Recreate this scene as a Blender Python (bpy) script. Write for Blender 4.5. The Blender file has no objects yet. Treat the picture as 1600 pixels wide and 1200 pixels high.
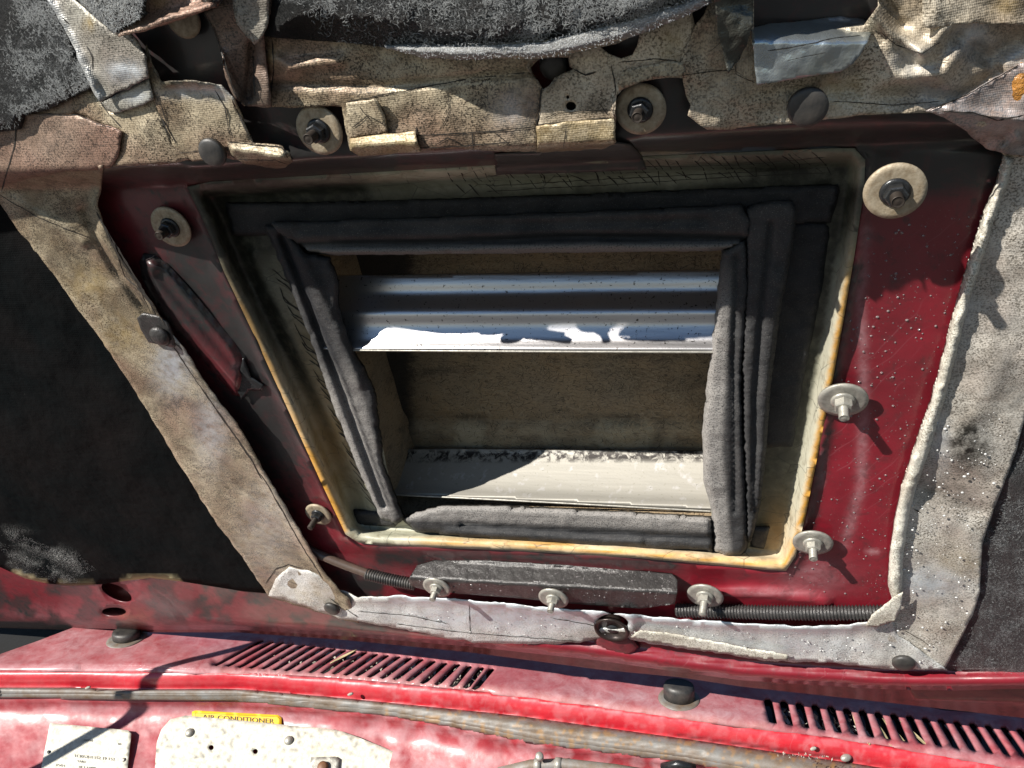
import bpy, math, random
import numpy as np
from mathutils import Matrix, Vector, noise
from mathutils.geometry import delaunay_2d_cdt
random.seed(7); rng = np.random.RandomState(11)
SC = bpy.context.scene
COL = SC.collection
R = math.radians

# ------------------------------------------------------------------ camera, frames
F = 1209.0                                   # focal length in photograph pixels (1600 wide)
def nrm(v):
    v = np.array(v, float); return v/np.linalg.norm(v)
N_c = nrm((-.257, -.600, .756))              # hood underside normal in camera axes (x right, y up, z back)
D = .43                                      # camera to hood plane
U_c = nrm((.395, -.005, .130)); U_c = nrm(U_c - N_c*np.dot(U_c, N_c))
V_c = np.cross(N_c, U_c)
LEAN = R(25)
up_c = nrm(V_c*math.cos(LEAN) - N_c*math.sin(LEAN))
wy_c = np.cross(up_c, U_c)
C2W = np.array([U_c, wy_c, up_c])            # camera axes -> world axes
CAM = np.array([0, 0, 1.36])
camd = bpy.data.cameras.new('camera'); cam = bpy.data.objects.new('camera', camd); COL.objects.link(cam)
M = Matrix([list(C2W[i])+[CAM[i]] for i in range(3)]+[[0, 0, 0, 1]])
cam.matrix_world = M
camd.sensor_width = 36; camd.lens = 36*F/1600; camd.clip_start = .01; camd.clip_end = 2000
SC.camera = cam
def ray_dirs(px, py):
    px = np.asarray(px, float); py = np.asarray(py, float)
    r = np.stack([(px-800)/F, (600-py)/F, -np.ones_like(px)], -1)
    return r @ C2W.T
class Frame:
    def __init__(s, O, X, Y, Z): s.O = np.array(O, float); s.A = np.array([X, Y, Z], float)
    def px(s, px, py, h=0.):                 # world point(s) seen at a photograph pixel, h above the frame's plane
        d = ray_dirs(px, py); h = np.asarray(h, float)
        den = d @ s.A[2]
        t = (h - np.dot(CAM - s.O, s.A[2]))/den
        return CAM + d*t[..., None]
    def loc(s, w): return (np.asarray(w)-s.O) @ s.A.T
    def w(s, l): return s.O + np.asarray(l, float) @ s.A
    def mat(s, base):
        return Matrix([[s.A[0][i], s.A[1][i], s.A[2][i], float(base[i])] for i in range(3)]+[[0, 0, 0, 1]])
Nw = C2W @ N_c; Uw = C2W @ U_c; Vw = C2W @ V_c
HOOD = Frame(CAM - Nw*D, Uw, Vw, Nw)
_h = HOOD.px(800, 1030, 0.)
COWL = Frame((0, 0, _h[2]-.068), (1, 0, 0), (0, 1, 0), (0, 0, 1))

# ------------------------------------------------------------------ light
SUN_L = nrm(np.array([.0270, -.0400, -.0180]))             # travel direction in hood axes (right, down the hood, into it)
SUN_W = SUN_L @ HOOD.A
elev = math.asin(-SUN_W[2]); azi = math.atan2(-SUN_W[0], -SUN_W[1])
w = bpy.data.worlds.new('World'); SC.world = w; w.use_nodes = True
nt = w.node_tree; nt.nodes.clear()
sky = nt.nodes.new('ShaderNodeTexSky'); sky.sky_type = 'NISHITA'; sky.sun_disc = False
sky.sun_elevation = elev; sky.sun_rotation = azi; sky.air_density = 1.0; sky.dust_density = 0.; sky.ozone_density = 3.
bg = nt.nodes.new('ShaderNodeBackground'); bg.inputs[1].default_value = .05
wo = nt.nodes.new('ShaderNodeOutputWorld')
nt.links.new(sky.outputs[0], bg.inputs[0]); nt.links.new(bg.outputs[0], wo.inputs[0])
sd = bpy.data.lights.new('sun', 'SUN'); sd.energy = 5.0; sd.angle = R(.5); sd.color = (1, .95, .87)
so = bpy.data.objects.new('sun', sd); COL.objects.link(so)
so.rotation_mode = 'QUATERNION'; so.rotation_quaternion = Vector(SUN_W).to_track_quat('-Z', 'Y')
SC.view_settings.view_transform = 'Standard'; SC.view_settings.look = 'None'
SC.view_settings.exposure = .85; SC.view_settings.gamma = 1; SC.view_settings.use_curve_mapping = False
SC.render.resolution_x = 1024; SC.render.resolution_y = 768

# ------------------------------------------------------------------ materials
class NG:
    def __init__(s, name):
        s.m = bpy.data.materials.new(name); s.m.use_nodes = True; s.t = s.m.node_tree
        s.b = s.t.nodes['Principled BSDF']; s.co = s.n('ShaderNodeTexCoord').outputs['Object']
        s.at = None
    def n(s, k, **kw):
        x = s.t.nodes.new(k)
        for a, b in kw.items(): setattr(x, a, b)
        return x
    def put(s, sock, v):
        if hasattr(v, 'is_linked') or isinstance(v, bpy.types.NodeSocket): s.t.links.new(v, sock)
        else: sock.default_value = v
    def mask(s, i):
        if s.at is None:
            a = s.n('ShaderNodeAttribute'); a.attribute_name = 'msk'
            q = s.n('ShaderNodeSeparateColor'); s.t.links.new(a.outputs['Color'], q.inputs[0]); s.at = q
        return s.at.outputs[i]
    def noise(s, sc, det=4, ro=.6, dist=0., st=None):
        x = s.n('ShaderNodeTexNoise'); x.inputs['Scale'].default_value = sc; x.inputs['Detail'].default_value = det
        x.inputs['Roughness'].default_value = ro; x.inputs['Distortion'].default_value = dist
        s.t.links.new(s.map(st) if st else s.co, x.inputs['Vector']); return x.outputs[0]
    def map(s, st, rot=0):
        x = s.n('ShaderNodeMapping'); x.inputs['Scale'].default_value = st; x.inputs['Rotation'].default_value = (0, 0, rot)
        s.t.links.new(s.co, x.inputs['Vector']); return x.outputs[0]
    def vor(s, sc, feat='F1', st=None, rnd=1):
        x = s.n('ShaderNodeTexVoronoi'); x.feature = feat; x.inputs['Scale'].default_value = sc
        x.inputs['Randomness'].default_value = rnd
        s.t.links.new(s.map(st) if st else s.co, x.inputs['Vector']); return x.outputs['Distance']
    def wave(s, sc, ax='X', dist=1., rot=None):
        x = s.n('ShaderNodeTexWave'); x.bands_direction = ax; x.inputs['Scale'].default_value = sc
        x.inputs['Distortion'].default_value = dist; x.inputs['Detail'].default_value = 2; x.inputs['Detail Scale'].default_value = .6
        s.t.links.new(s.map((1, 1, 1), rot) if rot else s.co, x.inputs['Vector']); return x.outputs['Fac']
    def ramp(s, v, a, b, lo=0., hi=1.):
        x = s.n('ShaderNodeMapRange'); x.inputs[1].default_value = a; x.inputs[2].default_value = b
        x.inputs[3].default_value = lo; x.inputs[4].default_value = hi; s.put(x.inputs[0], v); return x.outputs[0]
    def math(s, op, a, b=0.):
        x = s.n('ShaderNodeMath', operation=op); x.use_clamp = op in ('ADD', 'SUBTRACT')
        s.put(x.inputs[0], a); s.put(x.inputs[1], b); return x.outputs[0]
    def mix(s, f, a, b):
        x = s.n('ShaderNodeMix', data_type='RGBA'); s.put(x.inputs[0], f)
        for so, v in ((x.inputs[6], a), (x.inputs[7], b)):
            s.put(so, v if not isinstance(v, tuple) else (v+(1,))[:4])
        return x.outputs[2]
    def mixf(s, f, a, b):
        x = s.n('ShaderNodeMix', data_type='FLOAT'); s.put(x.inputs[0], f); s.put(x.inputs[2], a); s.put(x.inputs[3], b)
        return x.outputs[0]
    def bump(s, hs):
        prev = None
        for v, st, ds in hs:
            x = s.n('ShaderNodeBump'); x.inputs['Strength'].default_value = st; x.inputs['Distance'].default_value = ds
            s.put(x.inputs['Height'], v)
            if prev: s.t.links.new(prev, x.inputs['Normal'])
            prev = x.outputs[0]
        s.t.links.new(prev, s.b.inputs['Normal'])
    def out(s, col=None, ro=None, me=None, coat=None, spec=None):
        for k, v in (('Base Color', col), ('Roughness', ro), ('Metallic', me), ('Coat Weight', coat), ('Specular IOR Level', spec)):
            if v is not None: s.put(s.b.inputs[k], (v+(1,))[:4] if isinstance(v, tuple) else v)
        return s.m

def tape_mat(name, base, dark, brown, warm=(.30, .17, .13), met=.25, grime=.5, ribs=0.):
    g = NG(name)
    big = g.noise(22, 5, .62, .6); mid = g.noise(75, 5, .65, .8, (1, 1.6, 1)); fine = g.noise(900, 2, .6)
    c = g.mix(g.ramp(big, .38, .62), base, brown)
    c = g.mix(g.math('MULTIPLY', g.ramp(g.noise(14, 3, .5), .48, .66), .55), c, warm)
    c = g.mix(g.math('MULTIPLY', g.ramp(mid, .52, .78), grime), c, dark)
    c = g.mix(g.math('MULTIPLY', g.ramp(g.noise(26, 6, .7, 1.6, (1, 2.4, 1)), .5, .68), .55*min(1, grime*1.6)), c, tuple(.45*q for q in brown))
    vc = g.math('MULTIPLY', g.ramp(g.vor(42, 'DISTANCE_TO_EDGE', (1, 1.3, 1)), .0, .012, 1., 0.), g.ramp(g.noise(24, 3), .55, .62))
    c = g.mix(g.math('MULTIPLY', vc, .8), c, (.02, .016, .012))
    pep = g.math('MULTIPLY', g.ramp(fine, .46, .62), g.ramp(g.noise(40, 3), .35, .6, .4, 1.))
    c = g.mix(pep, c, dark)
    c = g.mix(g.math('MULTIPLY', g.mask(1), g.ramp(g.noise(130, 4), .2, .55)), c, (.62, .66, .70))
    c = g.mix(g.math('MULTIPLY', g.mask(2), g.ramp(g.noise(110, 4), .3, .6)), c, (.36, .25, .08))
    c = g.mix(g.math('MULTIPLY', g.mask(0), g.ramp(g.noise(160, 5, .7), .25, .6)), c, (.022, .02, .016))
    wv = g.wave(420, 'X', .9); wv2 = g.wave(300, 'Y', .9)
    g.bump([(g.noise(38, 5, .55), .22, .004), (wv, .17, .0005), (wv2, .15, .0005), (fine, .35, .0006)])
    me = g.mixf(g.mask(1), met, .65)
    return g.out(c, g.ramp(mid, .3, .7, .36, .6), me)

def paint_mat(name, base, soot=.4, rough=.3, chalk=0., clear=.5):
    g = NG(name)
    n1 = g.noise(16, 4, .6); n2 = g.noise(90, 5, .7, .5)
    c = g.mix(g.ramp(n1, .35, .7), base, tuple(x*.7 for x in base))
    c = g.mix(g.math('MULTIPLY', g.ramp(g.noise(40, 6, .7), .42, .8), chalk), c, (.42, .17, .18))
    c = g.mix(g.math('MULTIPLY', g.ramp(g.vor(330), .0, .12, .8, 0.), g.ramp(g.noise(30, 3), .52, .6)), c, (.3, .24, .2))
    s1 = g.math('MULTIPLY', g.ramp(g.wave(30, 'X', 9., .6), .985, 1.), g.ramp(g.noise(18, 2), .5, .6))
    c = g.mix(g.math('MULTIPLY', s1, .15), c, (.40, .18, .2))
    c = g.mix(g.math('MULTIPLY', g.mask(1), g.ramp(g.noise(55, 6, .75, .5), .25, .75)), c, (.46, .29, .31))
    c = g.mix(g.math('MULTIPLY', g.mask(2), g.ramp(g.noise(70, 4), .25, .55)), c, (.22, .11, .05))
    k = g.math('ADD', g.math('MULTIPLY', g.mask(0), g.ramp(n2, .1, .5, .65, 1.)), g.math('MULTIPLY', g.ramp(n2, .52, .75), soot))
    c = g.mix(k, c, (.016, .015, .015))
    ro = g.mixf(g.mask(1), g.mixf(k, g.ramp(n2, .3, .7, rough, rough+.18), .5), .7)
    g.bump([(g.noise(700, 3), .10, .0005), (g.noise(25, 3), .25, .006)])
    m = g.out(c, ro); g.b.inputs['Coat Weight'].default_value = clear; g.b.inputs['Coat Roughness'].default_value = .18
    return m

def simple(name, col, ro=.5, me=0., var=.35, nsc=120, bmp=.3, bsc=500, bd=.0006, alt=None, coat=0):
    g = NG(name)
    n1 = g.noise(nsc, 5, .65); alt = alt or tuple(x*(1-var) for x in col)
    c = g.mix(g.ramp(n1, .35, .68), col, alt)
    c = g.mix(g.math('MULTIPLY', g.mask(0), g.ramp(g.noise(200, 4), .25, .6, .4, 1)), c, (.015, .014, .013))
    c = g.mix(g.mask(1), c, (.55, .55, .52)); c = g.mix(g.mask(2), c, (.40, .20, .04))
    g.bump([(g.noise(bsc, 4, .7), bmp, bd)])
    return g.out(c, g.ramp(n1, .3, .7, max(.02, ro-.06), ro+.1), me, coat)

def fuzz_mat(name, a, b, sc=600, ro=.38, st=1., bd=.004, spark=.5):
    g = NG(name)
    f1 = g.noise(sc, 2, .7, 2.5, (1, 1.7, 1)); f2 = g.noise(sc*.4, 4, .7, 2.)
    c = g.mix(g.ramp(f1, .52, .60), a, b)
    c = g.mix(g.math('MULTIPLY', g.mask(1), g.ramp(f1, .50, .57)), c, (.50, .52, .53))
    c = g.mix(g.mask(2), c, (.62, .55, .33)); c = g.mix(g.mask(0), c, (.006, .007, .007))
    g.bump([(f2, .7*st, bd*1.5), (f1, st, bd)])
    return g.out(c, ro, 0., 0., spark)

def skin_mat():                              # smooth black vinyl facing of the insulation
    g = NG('black_facing')
    c = g.mix(g.ramp(g.noise(9, 4, .6), .35, .7), (.003, .0045, .005), (.008, .007, .007))
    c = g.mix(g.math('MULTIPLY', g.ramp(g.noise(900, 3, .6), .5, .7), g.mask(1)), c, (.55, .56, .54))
    c = g.mix(g.math('MULTIPLY', g.ramp(g.vor(70), .0, .035, .5, 0.), 1.), c, (.10, .10, .09))
    c = g.mix(g.mask(2), c, (.62, .55, .33))
    g.bump([(g.vor(520, rnd=.3), .35, .0008), (g.noise(26, 3), .5, .008), (g.noise(900, 3), .25, .001)])
    return g.out(c, .8, 0., 0., .03)

def tray_mat():                              # aged gel-coated scoop tray: cream, olive grime, crazing
    g = NG('stained_cream_tray')
    n1 = g.noise(30, 5, .65, .6)
    c = g.mix(g.ramp(n1, .35, .65), (.40, .39, .30), (.24, .24, .17))
    c = g.mix(g.math('MULTIPLY', g.mask(2), g.ramp(g.noise(60, 4), .2, .5, .55, 1.)), c, (.50, .25, .035))
    c = g.mix(g.mask(1), c, (.60, .57, .46))
    c = g.mix(g.math('MULTIPLY', g.ramp(g.noise(85, 6, .75, 1.), .5, .72), .6), c, (.12, .085, .04))
    cr = g.math('MULTIPLY', g.ramp(g.vor(34, 'DISTANCE_TO_EDGE', (1, 1.7, 1), .8), .0, .018, 1., 0.), g.ramp(g.noise(20, 3), .42, .56))
    c = g.mix(g.math('MULTIPLY', cr, .9), c, (.02, .018, .014))
    c = g.mix(g.math('MULTIPLY', g.mask(0), g.ramp(g.noise(110, 5, .7), .15, .55, .7, 1.)), c, (.018, .019, .013))
    g.bump([(g.noise(300, 4, .7), .3, .001), (cr, -.5, .001)])
    return g.out(c, g.ramp(n1, .3, .7, .42, .6))

def fibre_mat():                             # raw fibreglass inside the scoop
    g = NG('raw_brown_fibreglass')
    st = g.noise(110, 6, .8, 3.5, (1, 2.2, 1)); n1 = g.noise(14, 3, .6)
    c = g.mix(g.ramp(n1, .35, .65), (.27, .21, .14), (.38, .265, .145))
    c = g.mix(g.math('MULTIPLY', g.ramp(g.noise(20, 5, .65, 1., (.45, 1.8, 1)), .5, .64), .7), c, (.08, .062, .045))
    c = g.mix(g.ramp(st, .5, .64), c, (.33, .27, .18)); c = g.mix(g.ramp(st, .48, .36), c, (.03, .024, .016))
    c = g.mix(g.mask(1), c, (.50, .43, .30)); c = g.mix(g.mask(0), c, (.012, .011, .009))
    g.bump([(st, .8, .003), (g.noise(600, 3), .4, .001)])
    return g.out(c, .5)

def slat_mat():
    g = NG('bright_metal_slat')
    sp = g.math('MULTIPLY', g.ramp(g.noise(420, 3, .7), .62, .68), 1.)
    c = g.mix(g.ramp(g.noise(9, 2), .3, .7), (.40, .40, .42), (.50, .48, .48))
    c = g.mix(sp, c, (.03, .025, .02)); c = g.mix(g.math('MULTIPLY', g.mask(1), g.ramp(g.noise(90, 3), .2, .4)), c, (.27, .255, .215))
    c = g.mix(g.math('MULTIPLY', g.mask(0), g.ramp(g.noise(120, 5, .7, .6), .44, .56)), c, (.02, .016, .014))
    g.bump([(g.noise(60, 3, .6, 0, (.1, 1, 1)), .18, .003), (g.noise(700, 2), .12, .0005)])
    return g.out(c, g.mixf(g.mask(1), .33, .6), g.mixf(g.mask(1), .9, .3))

def foam_mat(name='weathered_foam', a=(.042, .041, .042), b=(.016, .017, .019)):
    g = NG(name)
    c = g.mix(g.ramp(g.noise(45, 5, .65, .5), .35, .68), a, b)
    c = g.mix(g.math('MULTIPLY', g.ramp(g.noise(1300, 2, .6), .6, .72), .5), c, (.2, .19, .17))
    c = g.mix(g.math('MULTIPLY', g.mask(1), g.ramp(g.noise(1000, 2), .3, .5)), c, (.27, .255, .24)); c = g.mix(g.mask(0), c, (.006, .007, .010))  # second mask channel paints sunlit stretches of the foam lighter
    g.bump([(g.noise(60, 4, .6, 0, (.6, 1, 1)), .5, .005), (g.noise(1100, 3, .7), .55, .0008)])
    return g.out(c, .78, 0., 0., .35)

TAPE = tape_mat('dirty_cloth_tape', (.48, .41, .29), (.045, .034, .022), (.25, .19, .12), grime=.8)
TAPE_P = tape_mat('pink_brown_cloth_tape', (.34, .24, .18), (.05, .033, .024), (.23, .145, .105), met=.3)
TAPE_S = tape_mat('silver_cloth_tape', (.66, .63, .57), (.12, .105, .085), (.44, .39, .33), (.40, .32, .28), met=.2, grime=.42)
TAPE_D = tape_mat('dark_cloth_tape', (.17, .13, .10), (.03, .025, .02), (.11, .08, .06), met=.3)
TAPE_B = tape_mat('whitish_silver_tape', (.76, .77, .76), (.2, .19, .17), (.58, .56, .52), (.50, .45, .41), met=.2, grime=.3)
HEM = tape_mat('cream_rolled_hem', (.72, .70, .62), (.2, .18, .14), (.48, .45, .38), (.45, .4, .33), met=.1, grime=.25)
TAPE_W = tape_mat('warm_worn_cloth_tape', (.58, .51, .40), (.10, .08, .055), (.38, .31, .22), (.38, .29, .22), met=.22, grime=.45)
FOIL = simple('bluish_foil', (.42, .52, .60), .28, .85, .3, 40, .25, 70, .004, alt=(.30, .34, .30))
TAPE_G = tape_mat('dull_grey_cloth_tape', (.36, .35, .30), (.06, .055, .045), (.25, .235, .20), (.25, .2, .17), met=.3, grime=.4)
DFOIL = simple('dark_smoked_foil', (.10, .10, .085), .3, .6, .7, 60, .6, 120, .003)
CRACK = simple('crack_line', (.02, .016, .012), .7)
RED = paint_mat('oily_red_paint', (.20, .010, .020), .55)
RED_B = paint_mat('faded_red_paint', (.30, .025, .035), .06, .34, .7, .3)
RED_L = paint_mat('bright_red_lip_paint', (.50, .018, .03), .03, .3, .3, .6)
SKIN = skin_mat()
FUZZ = fuzz_mat('black_fibre_felt', (.004, .005, .005), (.05, .053, .053), 760, .45, 1., spark=.25)
FUZZ_R = fuzz_mat('black_leathery_felt', (.014, .013, .014), (.07, .07, .075), 600, .45, .8, .0025)
FUZZ_W = fuzz_mat('pale_torn_fibre', (.10, .10, .09), (.62, .62, .58), 430, .5, 1.)
EDGEF = fuzz_mat('silvery_torn_edge', (.34, .34, .33), (.7, .72, .73), 600, .38, .8, .002)
TRAY = tray_mat(); FIBRE = fibre_mat(); SLAT = slat_mat(); FOAM = foam_mat()
WASH = simple('speckled_zinc_washer', (.40, .34, .25), .5, .25, .3, 300, .4, 500, alt=(.22, .17, .11))
ZINC = simple('galvanised_zinc', (.40, .385, .34), .42, .4, .45, 180, .3, 400)
DMET = simple('dark_oiled_steel', (.05, .052, .055), .28, .6, .5, 300)
RUSTT = simple('rusty_thread', (.05, .04, .033), .5, .5)
BLK = simple('black_plastic', (.022, .022, .022), .45, 0, .4, 90, .3, 300, alt=(.05, .045, .04))
BLKW = simple('wet_black_steel', (.05, .047, .046), .33, .2, .5, 70, .5, 330, .0015)
RUB = simple('grey_weatherstrip_rubber', (.19, .185, .175), .55, 0, .4, 50, .3, 300, alt=(.13, .085, .05))
PLATE = simple('chalky_white_plate', (.58, .565, .49), .6, .1, .3, 260, .3, 400, alt=(.42, .39, .32))
YEL = simple('yellow_sticker', (.78, .48, .015), .45, 0, .1, 80, .1)
INK = simple('black_ink', (.03, .03, .025), .6); INKG = simple('faded_grey_ink', (.14, .14, .12), .6)
LEAF = simple('dry_leaf', (.62, .5, .28), .6, 0, .5, 30); LEAFG = simple('grey_debris', (.42, .4, .34), .7, 0, .6, 200)
GLASSD = simple('dark_windscreen', (.01, .012, .02), .06, 0, .2, 10, .0, 10)
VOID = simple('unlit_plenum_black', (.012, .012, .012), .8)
AMBER = simple('amber_glue', (.45, .20, .04), .25, 0, .6, 250, .7, 200, .003, coat=.5)
COPPER = simple('orange_hose', (.55, .25, .08), .4)
CONC = simple('asphalt', (.07, .068, .065), .85, 0, .3, 2, .2, 60, .002)

# ------------------------------------------------------------------ mesh helpers
def link(name, me, mat=None, parent=None, mats=None):
    o = bpy.data.objects.new(name, me); COL.objects.link(o)
    for m in (mats or [mat]): me.materials.append(m)
    if parent is not None: o.parent = parent
    return o
def tag(o, label=None, cat=None, group=None, kind=None):
    for k, v in (('label', label), ('category', cat), ('group', group), ('kind', kind)):
        if v: o[k] = v
    return o
def thing(name, label, cat, base, frame=HOOD, group=None):
    o = bpy.data.objects.new(name, None); COL.objects.link(o); o.empty_display_size = .01
    o.matrix_world = frame.mat(base); tag(o, label, cat, group); o['_b'] = 1
    del o['_b']; return o
def build(name, W, faces, mat, parent=None, frame=HOOD, base=None, smooth=True, attr=None, mats=None, mi=None):
    W = np.asarray(W, float)
    if parent is not None: inv = np.array(parent.matrix_world.inverted())
    else:
        if base is None: base = W.mean(0)
        mw = frame.mat(base); inv = np.array(mw.inverted())
    L = W @ inv[:3, :3].T + inv[:3, 3]
    me = bpy.data.meshes.new(name); me.from_pydata([tuple(v) for v in L], [], [tuple(f) for f in faces]); me.update()
    me.polygons.foreach_set('use_smooth', [smooth]*len(me.polygons))
    if mi is not None: me.polygons.foreach_set('material_index', mi)
    ca = me.color_attributes.new('msk', 'FLOAT_COLOR', 'POINT')
    a = np.zeros((len(W), 4)); a[:, 3] = 1
    if attr is not None: a[:len(attr), :3] = np.clip(attr, 0, 1)
    ca.data.foreach_set('color', a.ravel())
    o = link(name, me, mat, parent, mats)
    if parent is None: o.matrix_world = mw
    return o

def inside(P, poly):
    x, y = P[:, 0], P[:, 1]; r = np.zeros(len(P), bool); n = len(poly)
    for i in range(n):
        x0, y0 = poly[i]; x1, y1 = poly[(i+1) % n]
        if y0 == y1: continue
        c = ((y0 > y) != (y1 > y)) & (x < (x1-x0)*(y-y0)/(y1-y0)+x0); r ^= c
    return r
def dpoly(P, poly, closed=True):
    d = np.full(len(P), 1e9); n = len(poly)
    for i in range(n if closed else n-1):
        a = np.array(poly[i], float); b = np.array(poly[(i+1) % n], float); ab = b-a
        t = np.clip(((P-a) @ ab)/max(ab @ ab, 1e-9), 0, 1)
        d = np.minimum(d, np.linalg.norm(P-(a+t[:, None]*ab), axis=1))
    return d
def dens(poly, step, jit=0., closed=True, smooth=0):
    p = [np.array(q, float) for q in poly]
    for _ in range(smooth):
        q = []; n = len(p)
        for i in range(n if closed else n-1):
            a, b = p[i], p[(i+1) % n]; q += [a*.75+b*.25, a*.25+b*.75]
        if not closed: q = [p[0]]+q+[p[-1]]
        p = q
    out = []; n = len(p)
    for i in range(n if closed else n-1):
        a, b = p[i], p[(i+1) % n]; k = max(1, int(np.linalg.norm(b-a)/step))
        for j in range(k):
            c = a+(b-a)*j/k
            if jit:
                nx = noise.noise(Vector((c[0]*.06, c[1]*.06, 3.1)))+.6*noise.noise(Vector((c[0]*.25, c[1]*.25, 8.)))
                ny = noise.noise(Vector((c[0]*.06, c[1]*.06, 13.7)))+.6*noise.noise(Vector((c[0]*.25, c[1]*.25, 4.)))
                c = c+np.array([nx, ny])*jit
            out.append(c)
    if not closed: out.append(p[-1])
    return out
def nz(P, sc, seed=0., oct=3):
    r = np.empty(len(P))
    for i, (x, y) in enumerate(P): r[i] = noise.fractal(Vector((x/sc, y/sc, seed)), .9, 2., oct)
    return r
def ridge(P, line, wd): return np.exp(-(dpoly(P, line, False)/wd)**2)
def spot(P, x, y, rx, ry=None): ry = ry or rx; return np.exp(-(((P[:, 0]-x)/rx)**2+((P[:, 1]-y)/ry)**2))
def sst(x, a, b):
    t = np.clip((x-a)/(b-a), 0, 1); return t*t*(3-2*t)

def sheet(name, outline, h, mat, parent=None, frame=HOOD, step=7, jit=0., holes=(), thick=.0012, attr=None, smooth=0,
          lines=(), base=None, crackmat=None, corner=True):
    ol = dens(outline, step, jit, True, smooth)
    hl = [dens(q, min(step, 4), 0, True, 0) if len(q) < 3 or True else q for q in holes]
    pts = [tuple(p) for p in ol]; E = [(i, (i+1) % len(ol)) for i in range(len(ol))]
    for q in hl:
        k = len(pts); pts += [tuple(p) for p in q]; E += [(k+i, k+(i+1) % len(q)) for i in range(len(q))]
    A = np.array(ol); x0, y0 = A.min(0); x1, y1 = A.max(0)
    gx, gy = np.meshgrid(np.arange(x0, x1, step), np.arange(y0, y1, step*.9)); gx = gx+(np.arange(gx.shape[0]) % 2)[:, None]*step*.5
    G = np.stack([gx.ravel(), gy.ravel()], 1)
    if len(G):
        G = G[inside(G, ol)]
    if len(G): G = G[dpoly(G, ol) > step*.45]
    for q in hl:
        if len(G): G = G[~inside(G, q)]
        if len(G): G = G[dpoly(G, q) > step*.35]
    pts += [tuple(p) for p in G]
    V, _, T, *_r = delaunay_2d_cdt([Vector(p) for p in pts], E, [], 0, 1e-4)
    P = np.array([tuple(v) for v in V]); T = [tuple(t) for t in T if len(t) == 3]
    cen = np.array([P[list(t)].mean(0) for t in T]); keep = inside(cen, ol)
    for q in hl: keep &= ~inside(cen, q)
    T = [t for t, k in zip(T, keep) if k]
    used = sorted({i for t in T for i in t}); rm = {a: i for i, a in enumerate(used)}
    P = P[used]; T = [tuple(rm[i] for i in t) for t in T]
    d = dpoly(P, ol)
    H = h(P, d) if callable(h) else np.full(len(P), float(h))
    if frame is HOOD: H = H+RAISE(P[:, 0], P[:, 1])
    W = frame.px(P[:, 0], P[:, 1], H)
    # orient
    a, b, c = W[T[0][0]], W[T[0][1]], W[T[0][2]]
    if np.dot(np.cross(b-a, c-a), CAM-a) < 0: T = [t[::-1] for t in T]
    n = len(W); W2 = W - frame.A[2]*thick; F2 = list(T)
    cnt = {}
    for t in T:
        for i in range(3):
            e = (t[i], t[(i+1) % 3]); k = (min(e), max(e)); cnt[k] = None if k in cnt else e
    for e in cnt.values():
        if e: F2.append((e[1], e[0], e[0]+n, e[1]+n))
    F2 += [(t[2]+n, t[1]+n, t[0]+n) for t in T]
    W = np.vstack([W, W2]); mi = [0]*len(F2)
    at = attr(P, d) if attr else None
    if at is not None: at = np.vstack([at, at])
    WL = list(W)
    for ln, wd in lines:                       # dark cracks and seams as narrow ribbons lying on the sheet
        L = dens(ln, 5, 1.1, False); L = [q for q in L]
        q = np.array(L); hh = (h(q, dpoly(q, ol)) if callable(h) else np.full(len(q), float(h)))+.00035
        if frame is HOOD: hh = hh+RAISE(q[:, 0], q[:, 1])
        tg = np.gradient(q, axis=0); tg /= np.linalg.norm(tg, axis=1)[:, None]+1e-9
        nn = np.stack([-tg[:, 1], tg[:, 0]], 1)
        wv = np.array([wd*.5*(.55+.6*abs(noise.noise(Vector((p[0]*.1, p[1]*.1, 5.))))*2) for p in q])
        wv[0] = wv[-1] = .15
        a_ = frame.px(*(q+nn*wv[:, None]).T, hh); b_ = frame.px(*(q-nn*wv[:, None]).T, hh); k = len(WL)
        for i in range(len(q)): WL += [a_[i], b_[i]]
        for i in range(len(q)-1): F2.append((k+2*i, k+2*i+2, k+2*i+3, k+2*i+1)); mi.append(1)
    return build(name, np.array(WL), F2, mat, parent, frame, base, True, at, [mat, crackmat or CRACK] if lines else None, mi if lines else None)

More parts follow.
